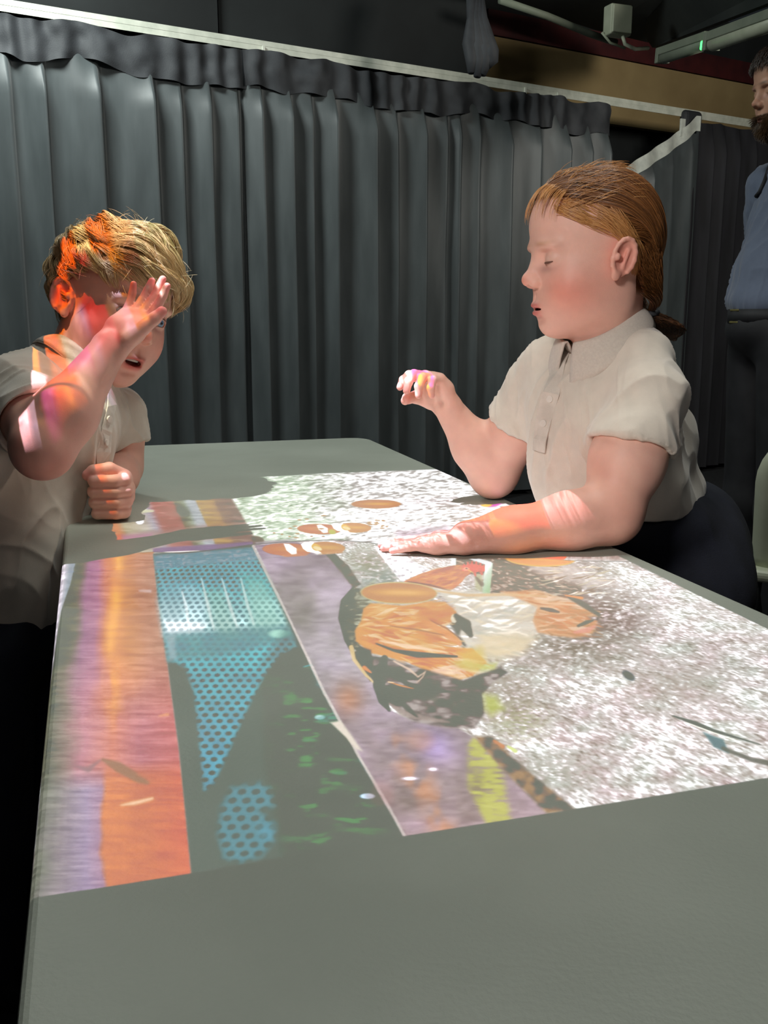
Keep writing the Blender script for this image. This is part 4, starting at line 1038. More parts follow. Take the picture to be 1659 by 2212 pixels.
SK = {'skin': (226, 172, 146), 'lip': (196, 96, 92), 'cheek': (226, 140, 122)}
SKULL = [((-.006, 0, .030), (.0775, .072, .083)), ((.026, 0, .044), (.066, .062, .064))]
SO = np.array([.004, 0, .030])
def skull_pt(d, lift):
    "point on the skull along unit direction d from its middle, lifted off by lift"
    t = 0
    for c, r in SKULL:
        c = np.array(c) - SO; r = np.array(r)
        A_ = ((d / r) ** 2).sum(-1); B_ = (d * c / r ** 2).sum(-1); C_ = ((c / r) ** 2).sum() - 1
        tt = (B_ + np.sqrt(np.maximum(B_ * B_ - A_ * C_, 0))) / A_
        t = np.maximum(t, tt)
    return SO + d * (t + lift)[..., None]
def unit(v): return v / np.linalg.norm(v, axis=-1, keepdims=True)
def head_field(fr, neck, neck_r=.043, eyes='down', look=1.0, mouth=.3, scale=1.0, h=.0013, ears=(1, -1), ear_fwd=-.15):
    "child's head in its own frame, cranium, face, ears and neck stub in one surface"
    lo = np.array([-.125, -.098, -.165]); hi = np.array([.125, .098, .128])
    F = Field(lo, hi, h)
    for c_, r_c in SKULL: F.ell(c_, r_c, .02)
    F.ell((.028, 0, -.028), (.056, .055, .068), .03)
    for s in (1, -1):
        F.ell((.040, s * .034, -.036), (.034, .027, .034), .02)
        F.ell((.000, s * .043, -.050), (.034, .018, .034), .02)
    F.ell((.026, 0, -.070), (.046, .044, .032), .02)
    F.ell((.058, 0, -.086), (.020, .021, .016), .016)
    F.ell((.060, 0, -.058), (.0245, .030, .024), .016)
    for s in (1, -1):
        F.ell((.074, s * .024, .0165), (.014, .022, .008), .012)
        F.ell((.0965, s * .030, .001), (.0200, .0165, .0105), .012, 's')
    F.cone((.079, 0, .008), (.0925, 0, -.021), .0068, .0078, .012)
    F.ell((.0945, 0, -.0255), (.0102, .0094, .0086), .008)
    for s in (1, -1):
        F.ell((.0875, s * .0100, -.0300), (.0090, .0062, .0066), .004)
        F.ell((.0960, s * .0048, -.0368), (.0045, .0026, .0040), .003, 's')
    # philtrum, lips, mouth
    F.ell((.0835, 0, -.0585), (.0068, .0160, .0044), .005)
    F.ell((.0810, 0, -.0695), (.0076, .0140, .0048), .005)
    F.ell((.0900, 0, -.0640), (.0150, .0160, .0012 + .004 * mouth), .0025, 's')
    F.ell((.0760, 0, -.0640), (.0080, .0140, .003 + .004 * mouth), .002, 's')
    F.ell((.0900, 0, -.0480), (.0050, .0030, .006), .004, 's')
    F.ell((.084, 0, -.0785), (.005, .016, .003), .008, 's')
    for s in (1, -1):
        e = np.array([.0680, s * .0300, 0.0])
        F.ell(e, (.0136, .0145, .0132), .003)
        if eyes == 'open': F.ell(e + (.0130, s * .001, -.0005), (.0120, .0128, .0056), .0015, 's')
        elif eyes == 'down': pass
        F.ell(e + (.0150 if eyes == 'down' else .0135, 0, .0088), (.004, .0120, .0009), .002, 's')       # lid crease
        F.ell(e, (.0116, .0116, .0116), .0008, 's')                          # room for the eyeball
    for s in ears:                                                           # ears
        c = np.array([-.006, s * .0745, -.002]); tl = nrm((-.25, s * .10, 1.0)); out = nrm((ear_fwd, s * 1.0, .05)); out = nrm(out - tl * (out @ tl)); fwd = np.cross(tl, out) * 1.0
        A = np.stack([fwd, out, tl])
        F.ell(c, (.0165, .0055, .0255), .005, 'u', A)
        pts = []
        for k in range(13):
            an = math.radians(-60 + k * 24); sg = 1 if (fwd @ np.array([1, 0, 0])) > 0 else -1
            pts.append(c + fwd * sg * math.cos(an) * .0155 + tl * math.sin(an) * (.0240 if math.sin(an) > 0 else .0215) + out * .0035)
        F.chain(pts, [.0030] * 13, .002)
        F.ell(c + out * .0065 + fwd * sg * .001 + tl * .002, (.0105, .0060, .0165), .003, 's', A)
        F.ell(c + out * .006 + fwd * sg * .0105 - tl * .001, (.0040, .0036, .0050), .002, 'u', A)
        F.ell(c + out * .0025 - tl * .0235 + fwd * sg * .004, (.0065, .0040, .0070), .003, 'u', A)
        F.cone(c + out * .003 - fwd * sg * .004 + tl * .010, c + out * .003 - fwd * sg * .002 - tl * .012, .0026, .0024, .003)
    nb = fr.loc(neck) / scale
    F.cone((-.022, 0, -.050), nb, neck_r * 1.0, neck_r * 1.04, .02)
    return F
def head_tint(L, hair_rgb, hairline, skin, lip, cheek_c, cheek_amt=.6, brow=None):
    n = len(L); T_ = np.tile(np.array(skin, float), (n, 1))
    def mixin(col, w):
        nonlocal T_
        w = np.clip(w, 0, 1)[:, None]; T_ = T_ * (1 - w) + np.array(col, float) * w
    for s in (1, -1):
        mixin(cheek_c, cheek_amt * gauss(L, (.052, s * .048, -.040), (.04, .026, .026)))
        mixin(cheek_c, .65 * gauss(L, (-.008, s * .078, -.002), (.022, .014, .03)))
        mixin((150, 104, 100), .35 * gauss(L, (.082, s * .026, -.012), (.02, .016, .005)))
        if brow is not None: mixin(brow, .55 * gauss(L, (.086, s * .027, .0205), (.02, .016, .0032)))
    mixin(cheek_c, .5 * gauss(L, (.104, 0, -.026), (.01, .012, .010)))
    up = np.exp(-((L[:, 2] + .0595) / .0040) ** 2) * np.exp(-(np.abs(L[:, 1]) / .0165) ** 4) * (L[:, 0] > .072)
    lw = np.exp(-((L[:, 2] + .0695) / .0050) ** 2) * np.exp(-(np.abs(L[:, 1]) / .0150) ** 4) * (L[:, 0] > .070)
    mixin(lip, np.clip(up + lw, 0, 1) * .85)
    mixin((110, 40, 40), np.exp(-((L[:, 2] + .0640) / .0025) ** 2) * (np.abs(L[:, 1]) < .0135) * (L[:, 0] > .06) * (L[:, 0] < .0815))
    if hairline is not None:
        mixin(hair_rgb, hairline(L))
    return lin(np.clip(T_, 0, 255))
M_SKIN = tinted('skin', .48, .18, .35, .12, 900, (.012, .005, .0025))
def eye_material(iris):
    m, nt, b = mat_new('eye'); a = nt.nodes.new('ShaderNodeAttribute'); a.attribute_name = 'tint'
    nt.links.new(a.outputs['Color'], b.inputs['Base Color']); b.inputs['Roughness'].default_value = .12; return m
M_EYE = eye_material(None)
def eyeball(fr, side, gaze, iris, parent, r=.0113, scale=1.0):
    V, Q = [], []; nu, nv = 32, 24
    g = nrm(gaze); a = nrm(np.cross(g, (0, 0, 1.0))); b = np.cross(a, g)
    c = np.array([.0680, side * .0300, 0])
    tint = []
    for j in range(nv + 1):
        th = math.pi * j / nv
        for i in range(nu):
            ph = 2 * math.pi * i / nu
            rr = r * (1.035 if th < .42 else 1)
            V.append(fr.w((c + (g * math.cos(th) + a * math.sin(th) * math.cos(ph) + b * math.sin(th) * math.sin(ph)) * rr) * scale))
            tint.append(lin((14, 14, 16)) if th < .2 else lin(np.array(iris)) if th < .46 else lin((60, 70, 84)) if th < .52 else lin((226, 218, 214)))
    for j in range(nv):
        for i in range(nu):
            i2 = (i + 1) % nu; Q.append((j * nu + i, (j + 1) * nu + i, (j + 1) * nu + i2, j * nu + i2))
    return big_mesh('eye', np.array(V), np.array(Q), M_EYE, parent, np.array(tint))
# hands: joints from a frame, five separate fingers
def hand(F, wrist, d, n, side, L=.135, curl=(.1, .1, .1, .1), spread=.10, thumb=(.55, .25), curl2=None, k=.004, r=.0068, thumb_curl=.2):
    "wrist point, finger direction d, palm normal n (the way the palm faces), side = +1 if the thumb is towards d x n"
    d = nrm(d); n = nrm(np.asarray(n) - d * (np.asarray(n) @ d)); t = np.cross(d, n) * side
    W = np.asarray(wrist, float); s = L / .135
    pl = .060 * s
    tips = []
    # palm
    for i, x in enumerate((.0195, .0065, -.0065, -.0185)):
        F.chain([W + t * x * .75 * s, W + d * pl * .55 + t * x * .95 * s, W + d * pl * (1 - .06 * abs(i - 1)) + t * x * s], [.0115 * s, .0105 * s, .0088 * s], .010, 'u')
    F.ell(W + d * .026 * s + t * .016 * s + n * .006 * s, (.017 * s, .012 * s, .012 * s), .010, 'u', np.stack([nrm(d + t * .5), t, n]))
    lens = [(.0235, .0155, .0135), (.026, .0175, .0140), (.0245, .0165, .0135), (.0190, .0125, .0120)]
    for i, x in enumerate((.0195, .0065, -.0065, -.0185)):
        base = W + d * pl * (1 - .06 * abs(i - 1)) + t * x * s
        c = curl[i]; ang = (.5 - i * .33) * spread * 2
        fd = nrm(d * math.cos(ang) + t * math.sin(ang)); pts = [base]; a = 0
        for j, l in enumerate(lens[i]):
            a += c * (1.0, 1.15, .75)[j]
            dd = fd * math.cos(a) + n * math.sin(a)
            pts.append(pts[-1] + dd * l * s)
        rr = r * s * (1, 1.04, 1, .90)[i]
        F.chain(pts, [rr * 1.12, rr * 1.0, rr * .92, rr * .78], k * .6, 'u')
        tips.append((pts[-1], fd * math.cos(a) + n * math.sin(a), rr))
    tb = W + d * .014 * s + t * .020 * s + n * .006 * s
    td = nrm(d * math.cos(thumb[0]) + t * math.sin(thumb[0]) + n * thumb[1]); p1 = tb + td * .026 * s
    td2 = nrm(td + n * thumb_curl - t * thumb_curl * .6); p2 = p1 + td2 * .0195 * s
    td3 = nrm(td2 + n * thumb_curl - t * thumb_curl); p3 = p2 + td3 * .0140 * s
    F.chain([tb, p1, p2, p3], [.0125 * s, .0094 * s, .0082 * s, .0068 * s], k, 'u')
    tips.append((p3, td3, .0068 * s))
    return tips
def join(parts):
    V = []; Q = []; T_ = []; o = 0
    for v, q, t in parts: V.append(v); Q.append(q + o); T_.append(t); o += len(v)
    return np.concatenate(V), np.concatenate(Q), np.concatenate(T_)
def skin_tint(V, base, spots=()):
    T_ = np.tile(np.array(base, float), (len(V), 1))
    for c, r, col, a in spots:
        w = (a * gauss(V, c, r))[:, None]; T_ = T_ * (1 - w) + np.array(col, float) * w
    n = (n3(V, 60, 3)[:, None] - .5) * np.array([14, 22, 20])
    return lin(np.clip(T_ + n, 0, 255))
# hair: real strands
def hair_mat(name, c1, c2, rough=.3):
    m = bpy.data.materials.new(name); m.use_nodes = True; nt = m.node_tree; nt.nodes.clear()
    out = nt.nodes.new('ShaderNodeOutputMaterial'); b = nt.nodes.new('ShaderNodeBsdfPrincipled')
    hi = nt.nodes.new('ShaderNodeHairInfo'); r = nt.nodes.new('ShaderNodeValToRGB')
    r.color_ramp.elements[0].color = rgba(c1); r.color_ramp.elements[1].color = rgba(c2)
    nt.links.new(hi.outputs['Random'], r.inputs[0]); nt.links.new(r.outputs[0], b.inputs['Base Color'])
    b.inputs['Roughness'].default_value = rough; b.inputs['Specular IOR Level'].default_value = .6; b.inputs['Anisotropic'].default_value = .6
    nt.links.new(b.outputs[0], out.inputs[0]); return m
def strands(name, paths, mat, parent, rad=.00035, label=None):
    "paths: array n x m x 3"
    P_ = np.asarray(paths, np.float32); n, m = P_.shape[:2]
    c = bpy.data.hair_curves.new(name); c.add_curves([m] * n)
    c.attributes['position'].data.foreach_set('vector', P_.reshape(-1)) if 'position' in c.attributes else c.position_data.foreach_set('vector', P_.reshape(-1))
    ra = c.attributes.get('radius') or c.attributes.new('radius', 'FLOAT', 'POINT')
    t = np.linspace(0, 1, m); rr = rad * np.interp(t, [0, .1, .7, 1], [.9, 1, .9, .25])
    ra.data.foreach_set('value', np.tile(rr, n).astype(np.float32))
    c.materials.append(mat)
    o = bpy.data.objects.new(name, c); COL.objects.link(o)
    if parent is not None: put_child(o, parent)
    o['kind'] = 'stuff'
    return o
# soft cloth relief along the normals
def fold(V, N, amp, sc, seed, stretch=(1, 1, .35), mask=None):
    p = V * np.array(stretch)
    a = n3(p, sc, seed); b = n3(p + (a[:, None] - .5) * .04, sc * 2.1, seed + 31)
    rg = 1 - np.abs(2 * a - 1) * 1.6; rg2 = 1 - np.abs(2 * b - 1) * 1.6
    d = (rg * .7 + rg2 * .4 - .4) * amp
    if mask is not None: d = d * mask
    return V + N * d[:, None]
def band(name, path, nrms, width, mat, parent, thick=.0015):
    "flat ribbon: path points with surface normals and the across direction"
    V = []; F = []
    for i, p in enumerate(path):
        d = path[min(i + 1, len(path) - 1)] - path[max(i - 1, 0)]; d = nrm(d); n = nrm(nrms[i]); a = np.cross(d, n)
        w = width[i] if hasattr(width, '__len__') else width
        for q in ((-.5, 0), (-.5, thick), (.5, thick), (.5, 0)): V.append(p + a * w * q[0] + n * q[1])
    for i in range(len(path) - 1):
        for k in range(4): F.append((i * 4 + k, i * 4 + (k + 1) % 4, (i + 1) * 4 + (k + 1) % 4, (i + 1) * 4 + k))
    F += [(3, 2, 1, 0), tuple((len(path) - 1) * 4 + k for k in range(4))]
    return link_mesh(name, V, F, mat, parent, False)
from mathutils.bvhtree import BVHTree
def bvh(V, Q): return BVHTree.FromPolygons([tuple(v) for v in V], [tuple(map(int, q)) for q in Q])
def snap(tree, p, d, far=1.0):
    "cast from p along d; returns hit point and normal"
    h = tree.ray_cast(Vector(p), Vector(nrm(d)), far)
    return (np.array(h[0]), np.array(h[1])) if h[0] is not None else (None, None)
def snap_px(tree, x, y):
    r = nrm(ray(x, y)); h = tree.ray_cast(Vector(CAM), Vector(r), 20)
    if h[0] is None: return None, None
    n = np.array(h[1]); n = n if n @ r < 0 else -n
    return np.array(h[0]), n

def drape(V, N, lat_, up_, amp, seed, mask=None, c=None, fx=34, fz=7):
    "long soft cloth folds running down the body, with finer puckers"
    a = (V @ nrm(lat_)); z = (V @ nrm(up_)); d = V @ nrm(np.cross(lat_, up_))
    w = vnoise((z * 9).astype(np.float32), (a * 5 + d * 5).astype(np.float32), seed) * .9
    v = vnoise(((a + .6 * d) * fx + w * 1.6).astype(np.float32), (z * fz).astype(np.float32), seed + 3)
    v2 = vnoise(((a - .8 * d) * fx * 1.9 + w).astype(np.float32), (z * fz * 2.2).astype(np.float32), seed + 5)
    r = (1 - np.abs(2 * v - 1)) ** 2.2; r2 = (1 - np.abs(2 * v2 - 1)) ** 2
    q = (r - .35) * amp + (r2 - .35) * amp * .45
    if mask is not None: q = q * mask
    return V + N * q[:, None]
# ------------------------------------------------------------------ the girl
M_SHIRT = tinted('pique_cotton', .85, 0, .25, .35, 1400, sheen=.4)
M_SHIRT_PLAIN = noisy('cotton_trim', (206, 198, 186), (222, 214, 202), 60, .85, .3, 900, sheen=.3)
M_COLLAR = noisy('collar_knit', (212, 202, 190), (220, 211, 198), 300, .9, .5, 1500, sheen=.3)
M_NAVY = noisy('navy_twill', (16, 20, 32), (24, 28, 42), 30, .9, .3, 600)
M_BUTTON = noisy('button', (216, 210, 200), (232, 226, 216), 60, .3)
GSKIN = (236, 186, 168)
girl = empty('person', P(1380, 1200, 1.42) * (1, 1, 0)); tag(girl, 'child with tied-back ginger hair and white polo shirt, one forearm flat on the table', 'person')
fg = Frame(P(1288, 560, 1.31), (-math.cos(.17), -math.sin(.17), -.03), (.0, 0, 1))
g_neck = P(1312, 745, 1.335)
HF = head_field(fg, g_neck, .043, 'down', mouth=.12)
Vh, Qh = HF.mesh(); Vh = relax(Vh, Qh, 1, .4)
GLX, GLY = [-.2, -.037, -.034, -.010, -.002, .03, .062, .10], [-.075, -.072, .022, .022, .050, .064, .074, .080]
def ghair(L):
    return np.clip((L[:, 2] - np.interp(L[:, 0], GLX, GLY)) / .006 + .2, 0, 1) * np.clip((L[:, 2] + .050) / .01, 0, 1)
Th = head_tint(Vh, (120, 72, 40), ghair, GSKIN, (206, 112, 106), (232, 142, 124), .75, (196, 140, 106))
gh = (fg.w(Vh), Qh, Th)
# arms, one surface from shoulder to fingertips
Ls, Rs = P(1398, 858, 1.255), P(1166, 835, 1.47)
Le, Lw = P(1318, 1128, 1.225), P(1010, 1158, 1.19)
Le[2] = ZT + .043; Lw[2] = ZT + .021
Re, Rw = P(1066, 1022, 1.54), P(966, 878, 1.50)
A = Field(np.minimum(np.minimum(Ls, Le), Lw) - .14, np.maximum(np.maximum(Ls, Le), Lw) + .08, .0019)
# fit the hand inside
A = Field([.0 - .06, 1.05, .715], [.52, 1.36, 1.02], .0018)
A.chain([Ls, Ls * .45 + Le * .55, Le], [.046, .0455, .036], .02)
mid = Le * .72 + Lw * .28 + (0, 0, .000)
A.chain([Le, mid, Le * .3 + Lw * .7, Lw], [.0375, .0365, .028, .0225], .02, squash=((0, 0, 1), .93))
hd_ = nrm(P(818, 1178, 1.2) - P(1010, 1172, 1.19)); ht = T(822, 1172) - T(1010, 1180); ht[2] = 0; hd_ = nrm(ht)
gt1 = hand(A, Lw + hd_ * .006 + (0, 0, -.006), hd_ + (0, 0, -.06), (0, 0, -1), 1 if np.cross(hd_, (0, 0, -1)) @ np.array([0, 1, 0]) > 0 else -1, .120, (.04, .05, .05, .06), .16, (.6, -.05), k=.004, r=.0066)
A.half((0, 0, ZT + .0008), (0, 0, -1))
Va, Qa = A.mesh()
mn = np.minimum(np.minimum(Rs, Re), Rw); mx = np.maximum(np.maximum(Rs, Re), Rw)
B = Field(mn - .10, mx + (.07, .07, .10), .0019)
B.chain([Rs, Rs * .5 + Re * .5, Re], [.047, .041, .036], .02)
B.chain([Re, Re * .6 + Rw * .4, Rw], [.0365, .034, .0215], .02)
fd_ = nrm(P(918, 800, 1.455) - Rw)
gt2 = hand(B, Rw + fd_ * .004, fd_, P(880, 900, 1.40) - P(960, 800, 1.46), -1, .136, (.60, .70, .8, .9), .06, (.35, .55), k=.005, r=.0068, thumb_curl=.5)
Vb, Qb = B.mesh()
# legs and trunk under the clothes (one coarse surface reaching the floor)
g_pel = P(1440, 1190, 1.46); g_pel[2] = .60
g_chest = (Ls + Rs) / 2 + (0.012, 0, -.05)
lat = nrm((Rs - Ls) * (1, 1, 0)); fwd = nrm(np.cross(lat, (0, 0, 1.0))); 
if fwd[1] > 0: fwd = -fwd
g_waist = P(1325, 1010, 1.395); 
Cc = Field(np.array([.05, 1.02, .0]), np.array([.75, 1.80, 1.0]), .006)
Cc.chain([g_neck, g_chest + (0, .02, -.02), g_waist + (.0, 0.01, 0), g_pel], [.036, .05, .058, .06], .03)
gk = []
for sgn in (-1, 1):
    hip = g_pel + lat * sgn * .055; ft = np.array([g_pel[0] + .03, g_pel[1] + .02, 0]) + lat * sgn * .07; kn = (hip + ft) / 2 + fwd * .02
    Cc.chain([hip, kn, ft + (0, 0, .06)], [.062, .048, .034], .02)
    Cc.chain([ft + (0, 0, .03) - fwd * .03, ft + (0, 0, .025) + fwd * .09], [.032, .026], .02); gk.append((hip, kn, ft))
Vc, Qc = Cc.mesh()
spots = [(Le, (.05, .05, .05), (224, 150, 128), .5), (Lw, (.05, .05, .05), (226, 150, 134), .4)]
spots += [(t[0] + np.array(t[1]) * .0, (.008,) * 3, (236, 150, 144), .6) for t in gt1 + gt2]
V, Q, T_ = join([gh, (Va, Qa, skin_tint(Va, GSKIN, spots)), (Vb, Qb, skin_tint(Vb, GSKIN, spots)), (Vc, Qc, skin_tint(Vc, GSKIN))])
big_mesh('body', V, Q, M_SKIN, girl, T_)
for s in (1, -1): eyeball(fg, s, (.8, 0, -.62), (70, 96, 120), girl)
def lashes(fr, s, parent, mat, zang=-.42, r=.0138, w=.0009):
    e = np.array([.0680, s * .0300, 0]); pts = []
    for a in np.linspace(-.95, .95, 13):
        z_ = zang + .10 * (a / .95) ** 2
        pts.append(fr.w(e + np.array([math.cos(a) * math.cos(z_), math.sin(a) * math.cos(z_), math.sin(z_)]) * r))
    return tube('eyelashes', pts, [w * (.3 + .7 * math.cos(a / .95 * 1.45)) for a in np.linspace(-.95, .95, 13)], mat, parent, 6)
M_LASH = noisy('lash', (104, 70, 56), (120, 84, 68), 50, .8)
for s in (1, -1): lashes(fg, s, girl, M_LASH, -.34, .0142, .0017)

def shirt_fields(Cfg):
    "polo shirt: trunk and sleeves as one hollow surface with open neck, cuffs and hem"
    F = Field(Cfg['lo'], Cfg['hi'], .0026)
    ax = Cfg['ax']
    for (pts, rs), (p, n, _, _), (hp, hr) in zip(Cfg['sleeves'], Cfg['cuts'], Cfg['sleeve_holes']):
        keep = F.g.copy(); F.g[:] = .5
        F.chain(pts, rs, .02); F.half(p, n, 's', .003); F.chain(hp, hr, .003, 's')
        F.g = np.minimum(F.g, keep)
    for c, r in Cfg['trunk']: F.ell(c, r, Cfg.get('k', .045), 'u', ax)
    for fn in Cfg.get('extra', ()): fn(F)
    for pts, rs in Cfg['cavities']: F.chain(pts, rs, .004, 's')
    for p, n in Cfg.get('hem', ()): F.half(p, n, 's', .004)
    return F.mesh()
def R_(c, lat, fwd): return c
up_g = nrm(g_chest - g_waist); 
axg = np.stack([lat, nrm(np.cross(up_g, lat)), up_g]); axg[1] = nrm(np.cross(axg[2], axg[0]))
if axg[1] @ fwd < 0: axg[1] = -axg[1]
axg[2] = nrm(np.cross(axg[0], axg[1])); 
hemL = P(1350, 1130, 1.30)
def g_extra(F):
    F.ell(P(1432, 960, 1.42), (.045, .05, .07), .04)
    F.ell(P(1430, 1050, 1.45), (.062, .055, .040), .03)
    F.ell(P(1462, 1082, 1.47), (.046, .045, .018), .012)
    F.ell(P(1390, 1090, 1.42), (.08, .08, .05), .03)
    F.ell(P(1250, 1010, 1.38), (.07, .06, .09), .03)
    F.ell(P(1385, 770, 1.30), (.036, .036, .036), .04); F.ell(P(1190, 775, 1.42), (.03, .03, .03), .04)
cuffL0 = Ls * .50 + Le * .50; cuffR0 = Rs * .53 + Re * .47
slL = nrm(Le - Ls); slR = nrm(Re - Rs)
cutL = P(1352, 955, 1.225); cutR = P(1094, 918, 1.48)
ha_, hb_ = P(1350, 1136, 1.27), P(1530, 1078, 1.54)
hp_ = ha_; hn_ = np.cross(hb_ - ha_, nrm(np.cross(hb_ - ha_, (0, 0, 1.0)))); hn_ = hn_ if hn_[2] < 0 else -hn_
cfg = dict(lo=(.10, 1.08, .70), hi=(.62, 1.70, 1.06), ax=axg,
    trunk=[((g_chest + (0, 0, .010)), (.094, .072, .075)), (P(1302, 885, 1.375), (.106, .080, .09)), (P(1312, 975, 1.385), (.102, .082, .095)), (P(1335, 1075, 1.40), (.106, .088, .08)), (P(1318, 764, 1.36), (.056, .048, .032)), (P(1345, 732, 1.37), (.034, .034, .026))],
    sleeves=[([g_chest * .3 + Ls * .7 + (0, 0, .0), Ls + (0, 0, .0), Ls * .52 + Le * .48, Ls * .38 + Le * .62], [.034, .046, .0525, .0545]),
             ([g_chest * .3 + Rs * .7, Rs, Rs * .5 + Re * .5, Rs * .36 + Re * .64], [.042, .046, .049, .049])],
    extra=[g_extra], hem=[(hp_, hn_)],
    cuts=[(cutL, nrm(slL + (0.0, 0, -.35)), None, None), (cutR, slR, None, None)],
    cavities=[([P(1300, 735, 1.345), P(1280, 680, 1.33)], [.044, .050])],
    sleeve_holes=[([Ls * .55 + Le * .45, Ls * .3 + Le * .7], [.0495, .0515]), ([Rs * .55 + Re * .45, Rs * .3 + Re * .7], [.046, .046])])
Vs_, Qs_ = shirt_fields(cfg)
# hem: cut by a slanted surface following the photo's hem line
N_ = normals(Vs_, Qs_)
mask = np.clip((np.linalg.norm(Vs_ - (g_neck), axis=1) - .05) / .05, 0, 1)
Vs_ = relax(Vs_, Qs_, 2); Vs_ = drape(Vs_, normals(Vs_, Qs_), axg[0], up_g, .0062, 3, mask * np.clip((Vs_[:, 2] - .74) / .06, .3, 1))
def hem_cut(V, Q, line):
    "drop faces whose centre lies below the hem line given in photo terms"
    c = V[Q].mean(1) - CAM; D = c @ FW; x = CX + FPX * (c @ RX) / D; y = CY - FPX * (c @ UP) / D
    keep = y < np.interp(x, [p[0] for p in line], [p[1] for p in line]); return Q[keep]
def fade_shirt(V, base): 
    n = (n3(V, 30, 5)[:, None] - .5) * 10
    return lin(np.clip(np.array(base, float) + n, 0, 255))
GSH = (222, 212, 198)
shirt = big_mesh('polo_shirt', Vs_, Qs_, M_SHIRT, girl, fade_shirt(Vs_, GSH))
gtree = bvh(Vs_, Qs_)
# collar: stands round the neck and folds over
def collar(neck, r0, gap_dir, upv, axl, axf, parent, tree, drop=.030, stand=.012, gap=.20, back_rise=.018, mat=None, fl=1.0, tip=.010):
    V = []; n = 56; m = 9
    for i in range(n):
        u = i / (n - 1); an = gap + u * (2 * math.pi - 2 * gap)
        front = .5 + .5 * math.cos(an)
        dirv = axf * math.cos(an) + axl * math.sin(an) * 1.0
        rr = r0
        base = neck + dirv * rr + upv * (back_rise * (1 - front) - .010 * front)
        top = base + upv * stand + dirv * .001
        e = tip * max(0, 1 - min(u, 1 - u) * 9)
        out = base + dirv * (.020 + .014 * front * fl + e * .4) - upv * (drop * (.50 + .45 * front) + e)
        ctl = [base - upv * .004, base + upv * stand * .5, top, top + dirv * .0045 + upv * .0005, top + dirv * .008 - upv * .003]
        for t in (.25, .5, .75, 1): 
            q = ctl[4] * (1 - t) + out * t + dirv * .003 * math.sin(t * math.pi)
            ctl.append(q)
        V += ctl
    F = [(i * m + j, i * m + j + 1, (i + 1) * m + j + 1, (i + 1) * m + j) for i in range(n - 1) for j in range(m - 1)]
    o = link_mesh('collar', V, F, mat, parent, True)
    md = o.modifiers.new('s', 'SOLIDIFY'); md.thickness = .0026; md.offset = 0
    edge = [np.array(V[i * m + m - 1]) for i in range(n)]
    e = tube('collar_piping', edge, .0013, M_SHIRT_PLAIN, None, 6); e.parent = o; e.matrix_parent_inverse = Matrix.Identity(4)
    if parent is not None: e.matrix_parent_inverse = Matrix.Identity(4); e.matrix_basis = parent.matrix_basis.inverted() @ Matrix.Identity(4) if False else Matrix.Identity(4)
    return o
cn_ = P(1294, 712, 1.335)
cback = nrm(P(1372, 662, 1.36) - cn_); upc = nrm(np.cross(np.cross(cback, (0, 0, 1.0)), cback)); cf_ = -cback; cl_ = np.cross(upc, cf_)
collar(cn_ + upc * .004, .050, None, upc, cl_, cf_, girl, gtree, drop=.030, gap=.16, back_rise=.0, mat=M_COLLAR)
def placket(pxs, w, parent, tree, mat, buttons, lift=.0012):
    path = []; nn = []
    for (x, y) in pxs:
        p, n = snap_px(tree, x, y)
        if p is None: continue
        path.append(p + n * lift); nn.append(n)
    o = band('placket', path, nn, w, mat, parent, .0016)
    for b in buttons:
        p, n = snap_px(tree, *b)
        if p is None: continue
        n = nrm(n); V, F = tube_vf([p + n * .002, p + n * .0045], .0048, 14); bt = link_mesh('button', V, F, M_BUTTON, parent)
    return o
placket([(1224, 752), (1212, 790), (1192, 850), (1178, 900), (1170, 950), (1168, 975)], .024, girl, gtree, M_SHIRT_PLAIN, [(1190, 862), (1176, 915)], .0028)
def cuff_ring(center, d, r, parent, mat, w=.004, sx=1.0):
    d = nrm(d); a = nrm(np.cross(d, (0, 0, 1.0))) if abs(d[2]) < .95 else np.array([1.0, 0, 0]); b = np.cross(d, a)
    return tube('cuff_edge', [center + (a * math.cos(t) + b * math.sin(t)) * r for t in np.linspace(0, 2 * math.pi, 33)], w, mat, parent, 6)

# trousers
Tf = Field(np.array([.10, 1.12, .02]), np.array([.78, 1.80, .82]), .005)
Tf.ell(g_pel + (0.0, 0, .03), (.125, .115, .12), .03); Tf.ell(P(1480, 1170, 1.52), (.085, .08, .10), .05); Tf.ell(P(1385, 1125, 1.41) , (.09, .09, .06), .04)
for hip, kn, ft in gk: Tf.chain([hip, kn, ft + (0, 0, .05)], [.088, .068, .062], .03)
Tf.half((0, 0, .04), (0, 0, -1))
Vt, Qt = Tf.mesh(); Vt = fold(Vt, normals(Vt, Qt), .006, 14, 9)
tr = big_mesh('trousers', Vt, Qt, M_NAVY, girl)
for hip, kn, ft in gk:
    S = Field(ft - (.12, .12, .02), ft + (.12, .12, .10), .004); S.chain([ft + (0, 0, .03) - fwd * .035, ft + (0, 0, .028) + fwd * .095], [.036, .031], .02); S.half((0, 0, .002), (0, 0, -1))
    v, q = S.mesh(); big_mesh('shoe', v, q, M_METAL, girl)

# hair: pulled back over the head to a low tie, with loose wisps
rg = np.random.RandomState(5)
knot = np.array([-.079, -.002, -.072])
def scalp(n, lim, rs_):
    d = unit(rs_.normal(size=(n * 4, 3))); p = skull_pt(d, np.zeros(len(d)))
    k = lim(p); return d[k][:n]
def glim(p): return (p[:, 2] > np.interp(p[:, 0], GLX, GLY) + .001) 
def hugp(p, lift): return skull_pt(unit(p - SO), np.zeros(p.shape[:-1]) + lift)
rq = scalp(17000, glim, rg)
m = 18
t = np.linspace(0, 1, m)
kq = nrm(knot - SO)
